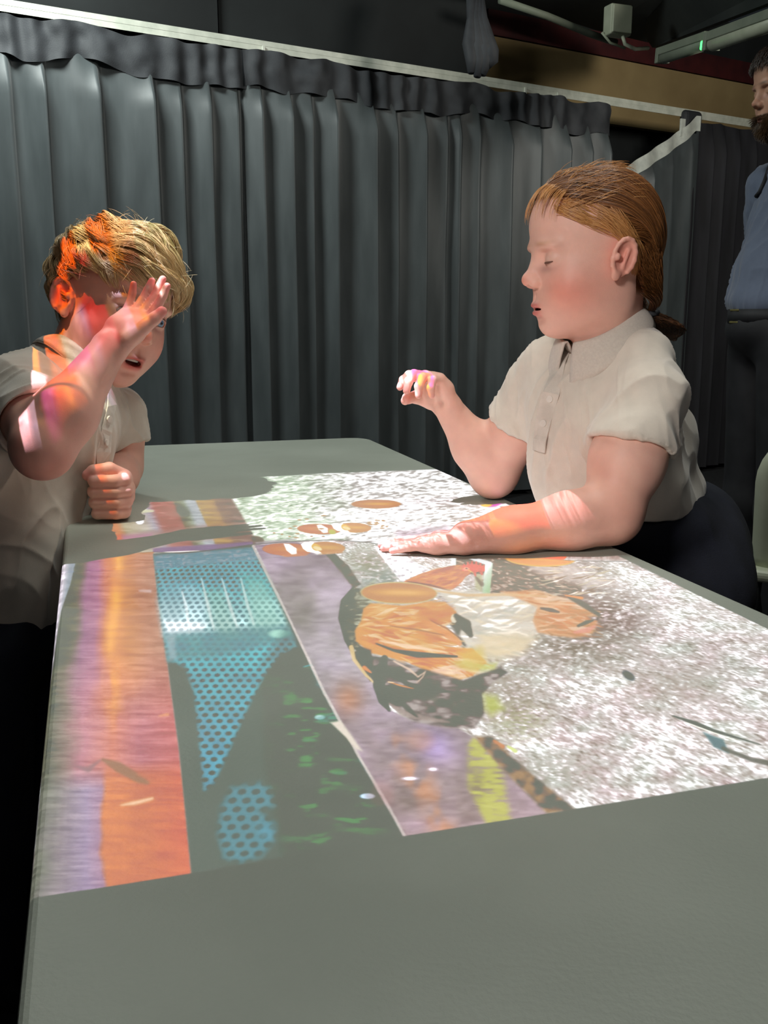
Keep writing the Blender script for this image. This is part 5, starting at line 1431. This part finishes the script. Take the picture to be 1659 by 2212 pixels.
# each lock first runs to a place above and behind the ear, then down to the tie
sd = np.where(rq[:, 1] > 0, 1.0, -1.0)
p0 = skull_pt(rq, np.zeros(len(rq)))
side = np.clip(np.abs(p0[:, 1]) / .05, 0, 1) * np.clip((p0[:, 0] + .05) / .05, 0, 1)
way = np.stack([np.full(len(rq), -.050), sd * (.030 + .034 * side), .060 - .026 * side + .25 * (p0[:, 2] - .06)], 1)
way = unit(way - SO)
mixw = (np.clip((p0[:, 0] + .050) / .03, 0, 1) * np.clip((p0[:, 2] + .0) / .03, 0, 1))[:, None]
c1 = unit(way * mixw + unit(rq + kq) * (1 - mixw))
tt_ = t[None, :, None]
path = (1 - tt_) ** 2 * rq[:, None] + 2 * tt_ * (1 - tt_) * c1[:, None] * 1.15 + tt_ ** 2 * kq
lay = rg.uniform(0, 1, len(rq)) ** .7
lift = .0015 + .0075 * lay[:, None] * np.sin(np.clip(t * 1.1 + .06, 0, 1) * math.pi)[None, :] ** .5
clump = vnoise((rq[:, 1] * 14).astype(np.float32), (rq[:, 0] * 14 + rq[:, 2] * 9).astype(np.float32), 3)[:, None]
lift = lift + .003 * (clump - .5) * np.sin(t * math.pi)[None, :]
pos = skull_pt(unit(path), lift)
jit = np.arange(len(rq))[:, None] * .37
wob = (vnoise((jit + t[None, :] * 3).astype(np.float32), (jit * .3).astype(np.float32), 8) - .5) * .005
pos[..., 1] += wob; pos[..., 2] += wob * .6
def locks(pos, dirs, n_g, w_, power, rs_):
    "gather strands into locks round guide strands"
    g = rs_.permutation(len(pos))[:n_g]; out = np.empty_like(pos)
    tt = np.linspace(0, 1, pos.shape[1])[None, :, None]
    for a in range(0, len(pos), 4000):
        b = slice(a, a + 4000); near = g[np.argmax(dirs[b] @ dirs[g].T, 1)]
        w = w_ * tt ** power
        out[b] = pos[b] * (1 - w) + (pos[near] + (pos[b, :1] - pos[near, :1]) * .30) * w
    return out
pos = locks(pos, rq, 700, .6, .8, rg)
M_HAIRG = hair_mat('ginger_hair', (88, 54, 28), (150, 98, 54))
strands('hair', fg.w(pos), M_HAIRG, girl, .00045)
# loose pale strands from temple over the ear, and fly-aways
wis = []
for k in range(170):
    z0 = rg.uniform(.055, .085); f0 = rg.uniform(.005, .085); sd = 1 if k % 3 else -1
    p0 = np.array([f0, sd * .05, z0]); low = rg.uniform(.0, 1)
    p1 = np.array([.01 - .02 * low, sd * .074, .040 + .02 * (1 - low)]); p3 = np.array([-.046 + rg.normal(0, .004), sd * .072, rg.uniform(-.055, .0)])
    pp = (1 - t[:, None]) ** 2 * p0 + 2 * t[:, None] * (1 - t[:, None]) * (p1 + rg.normal(0, .004, 3)) + t[:, None] ** 2 * p3
    wis.append(hugp(pp, .002 + .006 * np.sin(t * 3) * rg.uniform(.3, 1)))
for k in range(150):     # short front hairs falling on the forehead
    y0 = rg.uniform(-.045, .05); p0 = np.array([.06, y0, .092]); dn = rg.uniform(.012, .045) * (1 if k % 3 else .5)
    pp = np.stack([.06 + .04 * t, y0 * (1 + .25 * t) + rg.normal(0, .003) * t, .095 - dn * t ** 1.3], 1)
    wis.append(hugp(pp, .004 + .004 * np.sin(t * 2.5)))
for k in range(70):      # thin strands across the temple and brow
    p0 = np.array([rg.uniform(.05, .085), .045, rg.uniform(.06, .075)]); p1 = np.array([.055, .07, rg.uniform(.035, .06)]); p3 = np.array([.0, .08, rg.uniform(.02, .04)])
    pp = (1 - t[:, None]) ** 2 * p0 + 2 * t[:, None] * (1 - t[:, None]) * p1 + t[:, None] ** 2 * p3
    wis.append(hugp(pp, .002 + .004 * np.sin(t * 3)))
for k in range(260):
    a = rg.uniform(-1.3, 1.3); p0 = np.array([rg.uniform(-.02, .075), math.sin(a) * .07, .05 + math.cos(a) * .06])
    dr = nrm(np.array([rg.uniform(-1, .8), rg.uniform(-.6, .6), rg.uniform(.1, 1)])); ln = rg.uniform(.008, .026)
    pp = p0 - np.array([1, 0, 0]) * (t * .035)[:, None]
    wis.append(hugp(pp, .004 + .006 * np.sin(t * 2.6)) + dr * (ln * t ** 2 * .5)[:, None])
M_HAIRG2 = hair_mat('ginger_hair_light', (160, 104, 54), (216, 160, 98))
strands('loose_strands', fg.w(np.array(wis)), M_HAIRG2, girl, .00030)
# scalp shell under the strands keeps the head closed
nape = []
for k in range(2600):     # hair gathered over the nape and the sides of the neck
    sd = 1 if k % 2 else -1; u_ = rg.rand()
    a0 = np.array([-.034 - .03 * u_, sd * (.071 - .012 * u_), rg.uniform(-.050, .010)])
    q = a0 * (1 - t[:, None]) + knot * t[:, None]; q[:, 1] += sd * .010 * np.sin(t * 3.0) * rg.uniform(.4, 1); q[:, 0] -= .006 * np.sin(t * 3.0)
    q += rg.normal(0, .0012, 3); nape.append(q)
strands('nape_hair', fg.w(np.array(nape)), M_HAIRG, girl, .00045)
# ponytail hanging from the tie
kt = fg.w(knot)
pony = []
end = P(1436, 725, 1.39)
for k in range(2200):
    a = rg.uniform(0, 6.283); r1 = rg.uniform(0, 1) ** .5
    pts = []
    for tt in t:
        c = kt * (1 - tt) + end * tt + np.array([.012 * math.sin(tt * 3), 0.004, -.004]) 
        rad_ = .016 + .014 * math.sin(min(1, tt * 1.2) * math.pi)
        pts.append(c + np.array([math.cos(a + tt) * r1 * rad_, math.sin(a + tt) * r1 * rad_ * .9, math.sin(a * 2) * r1 * .004]) + rg.normal(0, .0006, 3))
    pony.append(pts)
strands('ponytail', np.array(pony), hair_mat('brown_hair', (58, 38, 26), (104, 68, 42)), girl, .0004)
tiev, tief = tube_vf([kt + np.array([math.cos(a) * .011, math.sin(a) * .011, math.sin(a) * .003]) for a in np.linspace(0, 6.283, 25)], .004, 8)
link_mesh('hair_tie', tiev, tief, M_HEAD, girl, True)
# ------------------------------------------------------------------ the boy
BSKIN = (232, 180, 162)
boy = empty('person', P(20, 1330, 1.32) * (1, 1, 0)); tag(boy, 'child with tousled blond hair and white polo shirt, raising one open hand before the face', 'person')
fb = Frame(P(240, 668, 1.50), (.74, -.66, -.14), (.28, .09, .95))
b_neck = P(165, 800, 1.49); BS = 1.085
HB = head_field(fb, b_neck, .046, 'open', mouth=.9, scale=BS, ear_fwd=.55)
Vh, Qh = HB.mesh(); Vh = relax(Vh, Qh, 1, .4)
BX, BY = [-.2, -.045, -.035, -.012, .0, .03, .062, .10], [-.060, -.050, .016, .016, .035, .052, .060, .066]
Th = head_tint(Vh, (150, 118, 74), lambda L: np.clip((L[:, 2] - np.interp(L[:, 0], BX, BY)) / .006 + .2, 0, 1), BSKIN, (204, 100, 96), (226, 132, 118), .55, (190, 150, 110))
bh = (fb.w(Vh * BS), Qh, Th)
bR, bL = P(58, 838, 1.29), P(254, 895, 1.57)
eR, wR = P(92, 968, 1.16), P(236, 752, 1.215)
eL, wL = P(258, 1008, 1.58), P(250, 1050, 1.47)
def fld(pts, pad, h=.0019):
    pts = np.array(pts); return Field(pts.min(0) - pad, pts.max(0) + pad, h)
A = fld([bR, eR, wR, P(372, 572, 1.27)], .07)
A.chain([bR, bR * .45 + eR * .55, eR], [.042, .038, .034], .02)
A.chain([eR, eR * .66 + wR * .34, wR], [.0345, .0360, .0215], .02)
dR = nrm(P(374, 590, 1.270) - wR); nR = np.array([-.33, -.74, .30])
bt1 = hand(A, wR + dR * .002, dR, nR, 1, .132, (.16, .14, .12, .26), .07, (.34, .0), k=.003, r=.0062, thumb_curl=.05)
Va, Qa = A.mesh()
B = fld([bL, eL, wL, P(228, 1095, 1.37)], .07)
B.chain([bL, bL * .5 + eL * .5, eL], [.040, .037, .034], .02)
B.chain([eL, eL * .5 + wL * .5, wL], [.034, .030, .022], .02)
dL = nrm((-.22, -.97, -.10)); 
q_ = nrm((1, .10, 0)); v_ = nrm((.06, -1, 0)); Fb = T(232, 1131) - v_ * .021; Z_ = np.array([0, 0, 1.0])
B.ell(Fb - v_ * .008 + Z_ * .036, (.024, .020, .032), .008)
for z_, w_ in ((.060, .0235), (.0445, .0255), (.0290, .0245), (.0135, .0205)):
    c_ = Fb + Z_ * z_
    B.chain([c_ + q_ * w_ * .85 - v_ * .016, c_ + q_ * w_ + v_ * .006, c_ + q_ * w_ * .6 + v_ * .0145, c_ - q_ * w_ * .70 + v_ * .0150, c_ - q_ * w_ * .92 - v_ * .002], [.0100, .0098, .0090, .0084, .0074], .0018)
B.chain([Fb + q_ * .018 - v_ * .020 + Z_ * .060, Fb + q_ * .002 - v_ * .002 + Z_ * .0745, Fb - q_ * .018 + v_ * .008 + Z_ * .073, Fb - q_ * .026 + v_ * .010 + Z_ * .068], [.0115, .0100, .0094, .0080], .002)
B.cone(Fb + q_ * .010 - v_ * .020 + Z_ * .040, wL, .021, .0225, .012)
bt2 = [(Fb - q_ * .026 + v_ * .010 + Z_ * .068, None, 0)]
B.half((0, 0, ZT + .0008), (0, 0, -1), lo=B.lo, hi=np.array([9, 9, ZT + .05]))
Vb, Qb = B.mesh()
b_chest = P(140, 905, 1.43); b_waist = P(14, 1110, 1.40); b_pel = P(-20, 1330, 1.38)
latb = nrm((bL - bR) * (1, 1, 0)); fwb = nrm(np.cross(latb, (0, 0, 1.0))); fwb = fwb if fwb[0] > 0 else -fwb
Cc = Field(np.array([-.85, .95, 0]), np.array([-.22, 1.78, .98]), .006)
Cc.chain([b_neck, b_chest, b_waist, b_pel], [.036, .055, .06, .065], .03)
bk = []
for sg in (-1, 1):
    hip = b_pel + latb * sg * .055 + (0, 0, -.02); ft = np.array([b_pel[0] - .03, b_pel[1] + .02, 0]) + latb * sg * .07; kn = (hip + ft) / 2 + fwb * .015
    Cc.chain([hip, kn, ft + (0, 0, .06)], [.06, .046, .034], .02); Cc.chain([ft + (0, 0, .03) - fwb * .03, ft + (0, 0, .025) + fwb * .09], [.03, .025], .02); bk.append((hip, kn, ft))
Vc, Qc = Cc.mesh()
sp = [(t[0], (.009,) * 3, (240, 130, 130), .7) for t in bt1 + bt2] + [(eR, (.04,) * 3, (226, 150, 134), .5)]
V, Q, T_ = join([bh, (Va, Qa, skin_tint(Va, BSKIN, sp)), (Vb, Qb, skin_tint(Vb, BSKIN, sp)), (Vc, Qc, skin_tint(Vc, BSKIN))])
big_mesh('body', V, Q, M_SKIN, boy, T_)
for s in (1, -1): eyeball(fb, s, (1, .12, -.12), (108, 140, 172), boy, scale=BS)
for s in (1, -1):
    frs = Frame(fb.o, fb.f, fb.u)
    e = np.array([.0680, s * .0300, 0]); pts = [fb.w((e + np.array([math.cos(a) * math.cos(.40), math.sin(a) * math.cos(.40), math.sin(.40 - .2 * (a / .95) ** 2)]) * .0142) * BS) for a in np.linspace(-.95, .95, 13)]
    tube('eyelashes', pts, [.0009 * (.3 + .7 * math.cos(a / .95 * 1.45)) for a in np.linspace(-.95, .95, 13)], M_LASH, boy, 6)
tv, tf_ = tube_vf([fb.w(np.array([.0800 - .35 * abs(y) , y, -.0610]) * BS) for y in np.linspace(-.0095, .0095, 7)], .0022, 8)
link_mesh('teeth', tv, tf_, M_BUTTON, boy, True)

upb = nrm(b_chest - b_waist); axb0 = latb; axb2 = nrm(upb - latb * (upb @ latb)); axb1 = np.cross(axb2, axb0); axb1 = axb1 if axb1 @ fwb > 0 else -axb1
axb = np.stack([axb0, axb1, axb2])
sR, sL = nrm(eR - bR), nrm(eL - bL)
def b_extra(F):
    F.ell(P(-36, 1220, 1.36), (.125, .115, .11), .03)
    F.ell(P(-50, 1000, 1.30), (.08, .085, .12), .03)
    F.ell(P(-10, 900, 1.27), (.055, .055, .06), .03)
ha_, hb_ = P(-120, 1395, 1.3), P(150, 1372, 1.42)
hn_ = np.array([.0, 0, -1.0])
cfgb = dict(lo=(-.95, .98, .50), hi=(-.12, 1.78, .99), ax=axb,
    trunk=[(b_chest + (0, 0, .0), (.098, .075, .08)), (P(100, 990, 1.42), (.098, .080, .09)), (P(36, 1080, 1.40), (.095, .084, .095)), (P(-6, 1180, 1.38), (.105, .10, .10)), (P(-24, 1290, 1.38), (.115, .110, .10)), (P(152, 825, 1.48), (.062, .054, .040)), (P(120, 800, 1.46), (.046, .046, .036))],
    extra=[b_extra], hem=[(P(60, 1385, 1.36), hn_)],
    sleeves=[([b_chest * .35 + bR * .65, bR, bR * .45 + eR * .55, bR * .08 + eR * .92], [.038, .045, .048, .047]),
             ([b_chest * .35 + bL * .65, bL, bL * .45 + eL * .55, bL * .30 + eL * .70], [.036, .042, .047, .049])],
    cuts=[(bR * .34 + eR * .66, nrm(sR + (.2, 0, 0)), None, None), (P(288, 960, 1.59), nrm(sL + (.25, 0, 0)), None, None)],
    sleeve_holes=[([bR * .5 + eR * .5, bR * .15 + eR * .85], [.0425, .0435]), ([bL * .6 + eL * .4, bL * .2 + eL * .8], [.0415, .0435])],
    cavities=[([P(158, 815, 1.48), P(185, 765, 1.47)], [.042, .050])])
Vs_, Qs_ = shirt_fields(cfgb)
mask = np.clip((np.linalg.norm(Vs_ - b_neck, axis=1) - .05) / .05, 0, 1)
Vs_ = relax(Vs_, Qs_, 2); Vs_ = drape(Vs_, normals(Vs_, Qs_), axb[0], upb, .0075, 23, mask, fx=26)
big_mesh('polo_shirt', Vs_, Qs_, M_SHIRT, boy, fade_shirt(Vs_, (206, 196, 182)))
btree = bvh(Vs_, Qs_)
cnb = P(168, 794, 1.48)
cbk = nrm(P(100, 722, 1.44) - cnb); upn = nrm(np.cross(np.cross(cbk, (0, 0, 1.0)), cbk)); 
collar(cnb, .050, None, upn, np.cross(upn, -cbk), -cbk, boy, btree, drop=.034, gap=.18, back_rise=.0, mat=M_COLLAR)
placket([(240, 862), (236, 890), (228, 930), (222, 975), (218, 1010)], .024, boy, btree, M_SHIRT_PLAIN, [(233, 905), (226, 955)])
Tf = Field(np.array([-.85, .98, .02]), np.array([-.26, 1.72, .74]), .005)
Tf.ell(b_pel + (0, 0, .0), (.108, .10, .11), .03)
for hip, kn, ft in bk: Tf.chain([hip, kn, ft + (0, 0, .05)], [.080, .064, .058], .03)
Tf.half((0, 0, .04), (0, 0, -1))
Vt, Qt = Tf.mesh(); Vt = fold(Vt, normals(Vt, Qt), .006, 14, 19); big_mesh('trousers', Vt, Qt, M_NAVY, boy)
for hip, kn, ft in bk:
    S = Field(ft - (.13, .13, .02), ft + (.13, .13, .10), .004); S.chain([ft + (0, 0, .03) - fwb * .035, ft + (0, 0, .028) + fwb * .095], [.036, .031], .02); S.half((0, 0, .002), (0, 0, -1))
    v, q = S.mesh(); big_mesh('shoe', v, q, M_METAL, boy)
# blond mop: locks run out from the crown, bend with the head and end in loose waves
rb = np.random.RandomState(11)
NB = 26000
rq = scalp(NB, lambda p: p[:, 2] > np.interp(p[:, 0], BX, BY) + .001, rb)
crown = nrm((-.50, -.05, .86)); m = 18; t = np.linspace(0, 1, m)
p0 = skull_pt(rq, np.zeros(NB))
tan = rq - (rq @ crown)[:, None] * crown; tan = unit(tan + 1e-6)                    # away from the crown
sweep = np.array([.35, .55, -.10]); cl = np.stack([vnoise((rq[:, 1] * 5 + 3).astype(np.float32), (rq[:, 0] * 5).astype(np.float32), k) - .5 for k in (1, 2, 3)], 1)
sweep = np.array([.5, .75, -.10]); tan = unit(tan + sweep * np.clip(p0[:, 2] / .08, 0, 1)[:, None] + cl * .7)
tan = tan - (tan * rq).sum(1, keepdims=True) * rq; tan = unit(tan)
ln = (.70 + .35 * rb.rand(NB)) * (.75 + .35 * np.clip(p0[:, 0] / .06 + .3, 0, 1))
zear = np.exp(-((p0[:, 0] + .010) / .030) ** 2) * np.clip(np.abs(p0[:, 1]) / .05 - .3, 0, 1)
zlim = .030 * zear + np.interp(p0[:, 0], [-.1, -.04, -.02, .02, .07, .12], [-.058, -.035, .008, .018, .008, .004]) + rb.normal(0, .004, NB) + np.where(p0[:, 1] < 0, .008, -.004) * np.clip(p0[:, 0] / .05, 0, 1)
for _ in range(6):
    e = skull_pt(unit(rq * np.cos(ln)[:, None] + tan * np.sin(ln)[:, None]), np.full(NB, .012)); ln = np.where(e[:, 2] < zlim, ln * .84, ln)
an = ln[:, None] * t[None, :]
dirs = rq[:, None] * np.cos(an)[..., None] + tan[:, None] * np.sin(an)[..., None]
cseed = (vnoise((rq[:, 1] * 9).astype(np.float32), (rq[:, 2] * 9 + rq[:, 0] * 7).astype(np.float32), 9))
perp = np.cross(rq, tan)
ph = cseed[:, None] * 22
dirs = dirs + perp[:, None] * ((.07 * np.sin(t[None, :] * 5.5 + ph)) * t[None, :] ** .8)[..., None]
lay = np.clip(.30 * rb.rand(NB) + .9 * (cseed - .1), 0, 1)
vol = .004 + .020 * lay * (.55 + .45 * np.clip(p0[:, 2] / .06, 0, 1))
lift = vol[:, None] * np.sin(np.clip(.14 + t * .86, 0, 1) * 2.75)[None, :] + .0035 * np.sin(t[None, :] * 6 + ph * 1.7) * t[None, :]
lift = lift + .007 * (cseed[:, None] - .5) * np.sin(t * 3)[None, :]
pos = skull_pt(unit(dirs), np.maximum(lift, .0012))
pos = locks(pos, rq, 520, .78, .7, rb)
pos += rb.normal(0, .0004, (NB, 1, 3)) * t[None, :, None]
M_HAIRB = hair_mat('blond_hair', (178, 148, 100), (226, 198, 148), .34)
strands('hair', fb.w(pos * BS), M_HAIRB, boy, .00034)
fly = []
for k in range(260):
    d = unit(rb.normal(size=3)); d[2] = abs(d[2]); p = skull_pt(d[None], np.array([.014]))[0]
    if p[2] < .03: continue
    o_ = unit(np.cross(d, rb.normal(size=3))); L_ = rb.uniform(.012, .04)
    fly.append(p[None] + o_[None] * (t * L_)[:, None] + d[None] * (L_ * .7 * (t - .6 * t ** 2))[:, None])
strands('stray_hairs', fb.w(np.array(fly) * BS), hair_mat('pale_hair', (226, 206, 164), (246, 232, 200)), boy, .00022)
# ------------------------------------------------------------------ the man at the right edge
MD = 2.8
man = empty('person', P(1700, 900, MD) * (1, 1, 0)); tag(man, 'bearded adult in a light blue shirt and dark trousers standing before the black curtain', 'person')
fm = Frame(P(1708, 196, MD), (-.985, -.12, -.10), (0, 0, 1)); MS = 1.13
m_neck = P(1735, 320, MD + .02)
HM = head_field(fm, m_neck, .052, 'down', mouth=.0, scale=MS, h=.0022)
Vh, Qh = HM.mesh(); Vh = relax(Vh, Qh, 1, .4)
def mh(L): return np.clip((L[:, 2] - np.interp(L[:, 0], [-.2, -.04, -.03, 0, .02, .07, .1], [-.06, -.05, .0, .01, .05, .070, .075])) / .006 + .3, 0, 1)
Th = head_tint(Vh, (40, 30, 24), mh, (196, 150, 126), (150, 90, 82), (196, 130, 110), .2, (60, 44, 34))
wb_ = np.clip((-.050 - Vh[:, 2]) / .006, 0, 1) * (Vh[:, 2] > -.12) * np.clip((Vh[:, 0] + .03) / .02, 0, 1) * (1 - np.exp(-((Vh[:, 2] + .064) / .006) ** 2) * (np.abs(Vh[:, 1]) < .018))
Th = Th * (1 - wb_[:, None]) + lin((62, 44, 32)) * wb_[:, None]
mv = fm.w(Vh * MS)
mf = np.array([-1, -.12, 0]); mf = nrm(mf); ml = np.cross((0, 0, 1.0), mf)
shL, shR = P(1735, 385, MD) + ml * .19, P(1735, 385, MD) - ml * .19
mb = P(1695, 560, MD); mp_ = P(1690, 720, MD)
Cc = Field(np.array([.75, 2.35, 0]), np.array([1.75, 3.25, 1.5]), .008)
Cc.chain([m_neck, P(1735, 420, MD), mb, mp_], [.045, .07, .07, .08], .04)
mk = []; hands = []
for sg in (-1, 1):
    sh_ = shL if sg > 0 else shR
    el = sh_ + (0, 0, -.29) - mf * .03 + ml * sg * .03; wr = el + (0, 0, -.23) + mf * .06
    Cc.chain([sh_, el, wr], [.045, .038, .027], .02); hands.append((sh_, el, wr, sg))
    hip = mp_ + ml * sg * .09 + (0, 0, -.06); ft = np.array([mp_[0] + .04, mp_[1], 0]) + ml * sg * .11; kn = (hip + ft) / 2 + mf * .02
    Cc.chain([hip, kn, ft + (0, 0, .08)], [.08, .055, .04], .02); mk.append((hip, kn, ft))
Vc, Qc = Cc.mesh(); parts = [(mv, Qh, Th), (Vc, Qc, skin_tint(Vc, (196, 150, 126)))]
for sh_, el, wr, sg in hands:
    A = Field(np.minimum(wr, wr + (0, 0, -.2)) - .09, wr + .09, .003)
    A.chain([el, wr], [.042, .028], .01)
    hand(A, wr, (mf * .15 + (0, 0, -1)), -ml * sg, 1 if sg > 0 else -1, .185, (.3, .35, .4, .45), .05, (.4, .2), r=.0068)
    v, q = A.mesh(); parts.append((v, q, skin_tint(v, (196, 150, 126))))
V, Q, T_ = join(parts); big_mesh('body', V, Q, M_SKIN, man, T_)
for s in (1, -1): eyeball(fm, s, (1, 0, -.3), (70, 60, 50), man, scale=MS)
M_BLUE = tinted('blue_shirt_cloth', .8, 0, .3, .2, 600, sheen=.2)
Fs = Field(np.array([.80, 2.35, .95]), np.array([1.70, 3.25, 1.5]), .006)
axm = np.stack([ml, mf, (0, 0, 1.0)])
for c, r in ((P(1735, 420, MD), (.175, .105, .11)), (P(1722, 500, MD), (.165, .125, .12)), (P(1700, 590, MD), (.165, .145, .12)), (P(1688, 650, MD), (.165, .150, .08)), (P(1738, 345, MD), (.10, .07, .05))): Fs.ell(c, r, .05, 'u', axm)
for sh_, el, wr, sg in hands: Fs.chain([sh_, el, el * .3 + wr * .7], [.072, .066, .060], .03)
Fs.half((0, 0, P(1600, 676, MD)[2]), (0, 0, -1), 's', .004, Fs.lo, np.array([9, 9, 9.]))
Fs.chain([m_neck + (0, 0, -.03), m_neck + (-.02, 0, .10)], [.056, .060], .004, 's')
V, Q = Fs.mesh(); V = relax(V, Q, 1); V = drape(V, normals(V, Q), ml, (0, 0, 1.0), .010, 33, None, fx=20, fz=5)
big_mesh('blue_shirt', V, Q, M_BLUE, man, lin(np.tile(np.array([98, 108, 128.]), (len(V), 1))))
mtree = bvh(V, Q)
M_BLACKC = noisy('black_trim', (18, 18, 22), (30, 30, 34), 20, .7)
lz = P(1600, 683, MD)[2]
ring = [np.array([mp_[0], mp_[1], lz]) + ml * math.cos(a) * .158 + mf * math.sin(a) * .146 for a in np.linspace(0, 2 * math.pi, 49)]
V = []; F = []
for i, p in enumerate(ring):
    for z in (-.020, .020): V.append(p + (0, 0, z))
for i in range(48): F.append((i * 2, i * 2 + 2, i * 2 + 3, i * 2 + 1))
bl = link_mesh('belt', V, F, M_BLACKC, man, True); md = bl.modifiers.new('s', 'SOLIDIFY'); md.thickness = .006
bk_ = P(1599, 687, MD - .12)
bc = np.array([mp_[0], mp_[1], lz]) + mf * .150
M_BRASS = noisy('brass', (150, 140, 90), (176, 164, 104), 20, .35, metal=.7)
for dz in (-.017, .017): b_ = box('buckle', bc + (0, 0, dz), (.05, .006, .006), M_BRASS, None, (ml, mf, (0, 0, 1.0)), .002); b_.parent = bl; b_.matrix_parent_inverse = bl.matrix_basis.inverted(); b_.matrix_parent_inverse = Matrix.Identity(4); b_.location = b_.location - man.location * 0
lan = []
for (x, y) in ((1668, 330), (1662, 360), (1655, 390), (1644, 415), (1636, 425)):
    p, n = snap_px(mtree, x, y)
    if p is not None: lan.append(p + n * .004)
if len(lan) > 2: tube('lanyard', lan, .006, M_BLACKC, man, 8)
cn = m_neck + (-.005, 0, -.03)
collar(cn, .066, None, nrm((-.15, 0, 1.0)), ml, mf, man, mtree, drop=.045, gap=.2, back_rise=.01, mat=noisy('blue_collar', (40, 42, 58), (52, 54, 70), 60, .8))
Tf = Field(np.array([.80, 2.35, .03]), np.array([1.70, 3.25, 1.08]), .007)
Tf.ell(mp_ + (0, 0, .02), (.160, .145, .12), .04, 'u', axm); Tf.ell(np.array([mp_[0], mp_[1], lz - .04]), (.155, .142, .06), .03, 'u', axm)
for hip, kn, ft in mk: Tf.chain([hip, kn, ft + (0, 0, .06)], [.105, .08, .07], .03)
Tf.half((0, 0, .05), (0, 0, -1)); Tf.half((0, 0, lz), (0, 0, 1))
V, Q = Tf.mesh(); V = fold(V, normals(V, Q), .008, 10, 5); big_mesh('trousers', V, Q, M_BLACKC, man)
for hip, kn, ft in mk:
    S = Field(ft - (.22, .2, .02), ft + (.22, .2, .12), .006); S.chain([ft + (0, 0, .04) - mf * .06, ft + (0, 0, .035) + mf * .15], [.048, .04], .02); S.half((0, 0, .002), (0, 0, -1))
    v, q = S.mesh(); big_mesh('shoe', v, q, M_BLACKC, man)
rm = np.random.RandomState(3); t = np.linspace(0, 1, 8)
rq = scalp(5000, lambda p: (p[:, 2] > np.interp(p[:, 0], [-.2, -.04, -.03, 0, .02, .07, .1], [-.06, -.05, .0, .01, .05, .070, .075])), rm)
tn = unit(np.cross(np.cross(rq, nrm((.6, 0, -.4))), rq)); pos = skull_pt(unit(rq[:, None] + tn[:, None] * (.35 * t)[None, :, None]), .002 + .010 * np.sin(t * 2.4)[None, :] * rm.uniform(.5, 1.2, (len(rq), 1)))
M_HAIRM = hair_mat('dark_hair', (34, 26, 22), (66, 50, 40))
strands('hair', fm.w(pos * MS), M_HAIRM, man, .0006)
sel = np.where(wb_ > .6)[0]; sel = sel[rm.permutation(len(sel))[:5000]]
Nh = normals(Vh, Qh)[sel]; p0 = Vh[sel]; ln = rm.uniform(.012, .026, (len(sel), 1, 1))
dr = unit(Nh * .8 + np.array([.25, 0, -.8]) + rm.normal(0, .15, Nh.shape))
pos = p0[:, None] + dr[:, None] * ln * t[None, :, None]
strands('beard', fm.w(pos * MS), hair_mat('brown_beard', (60, 42, 28), (104, 78, 50)), man, .0005)
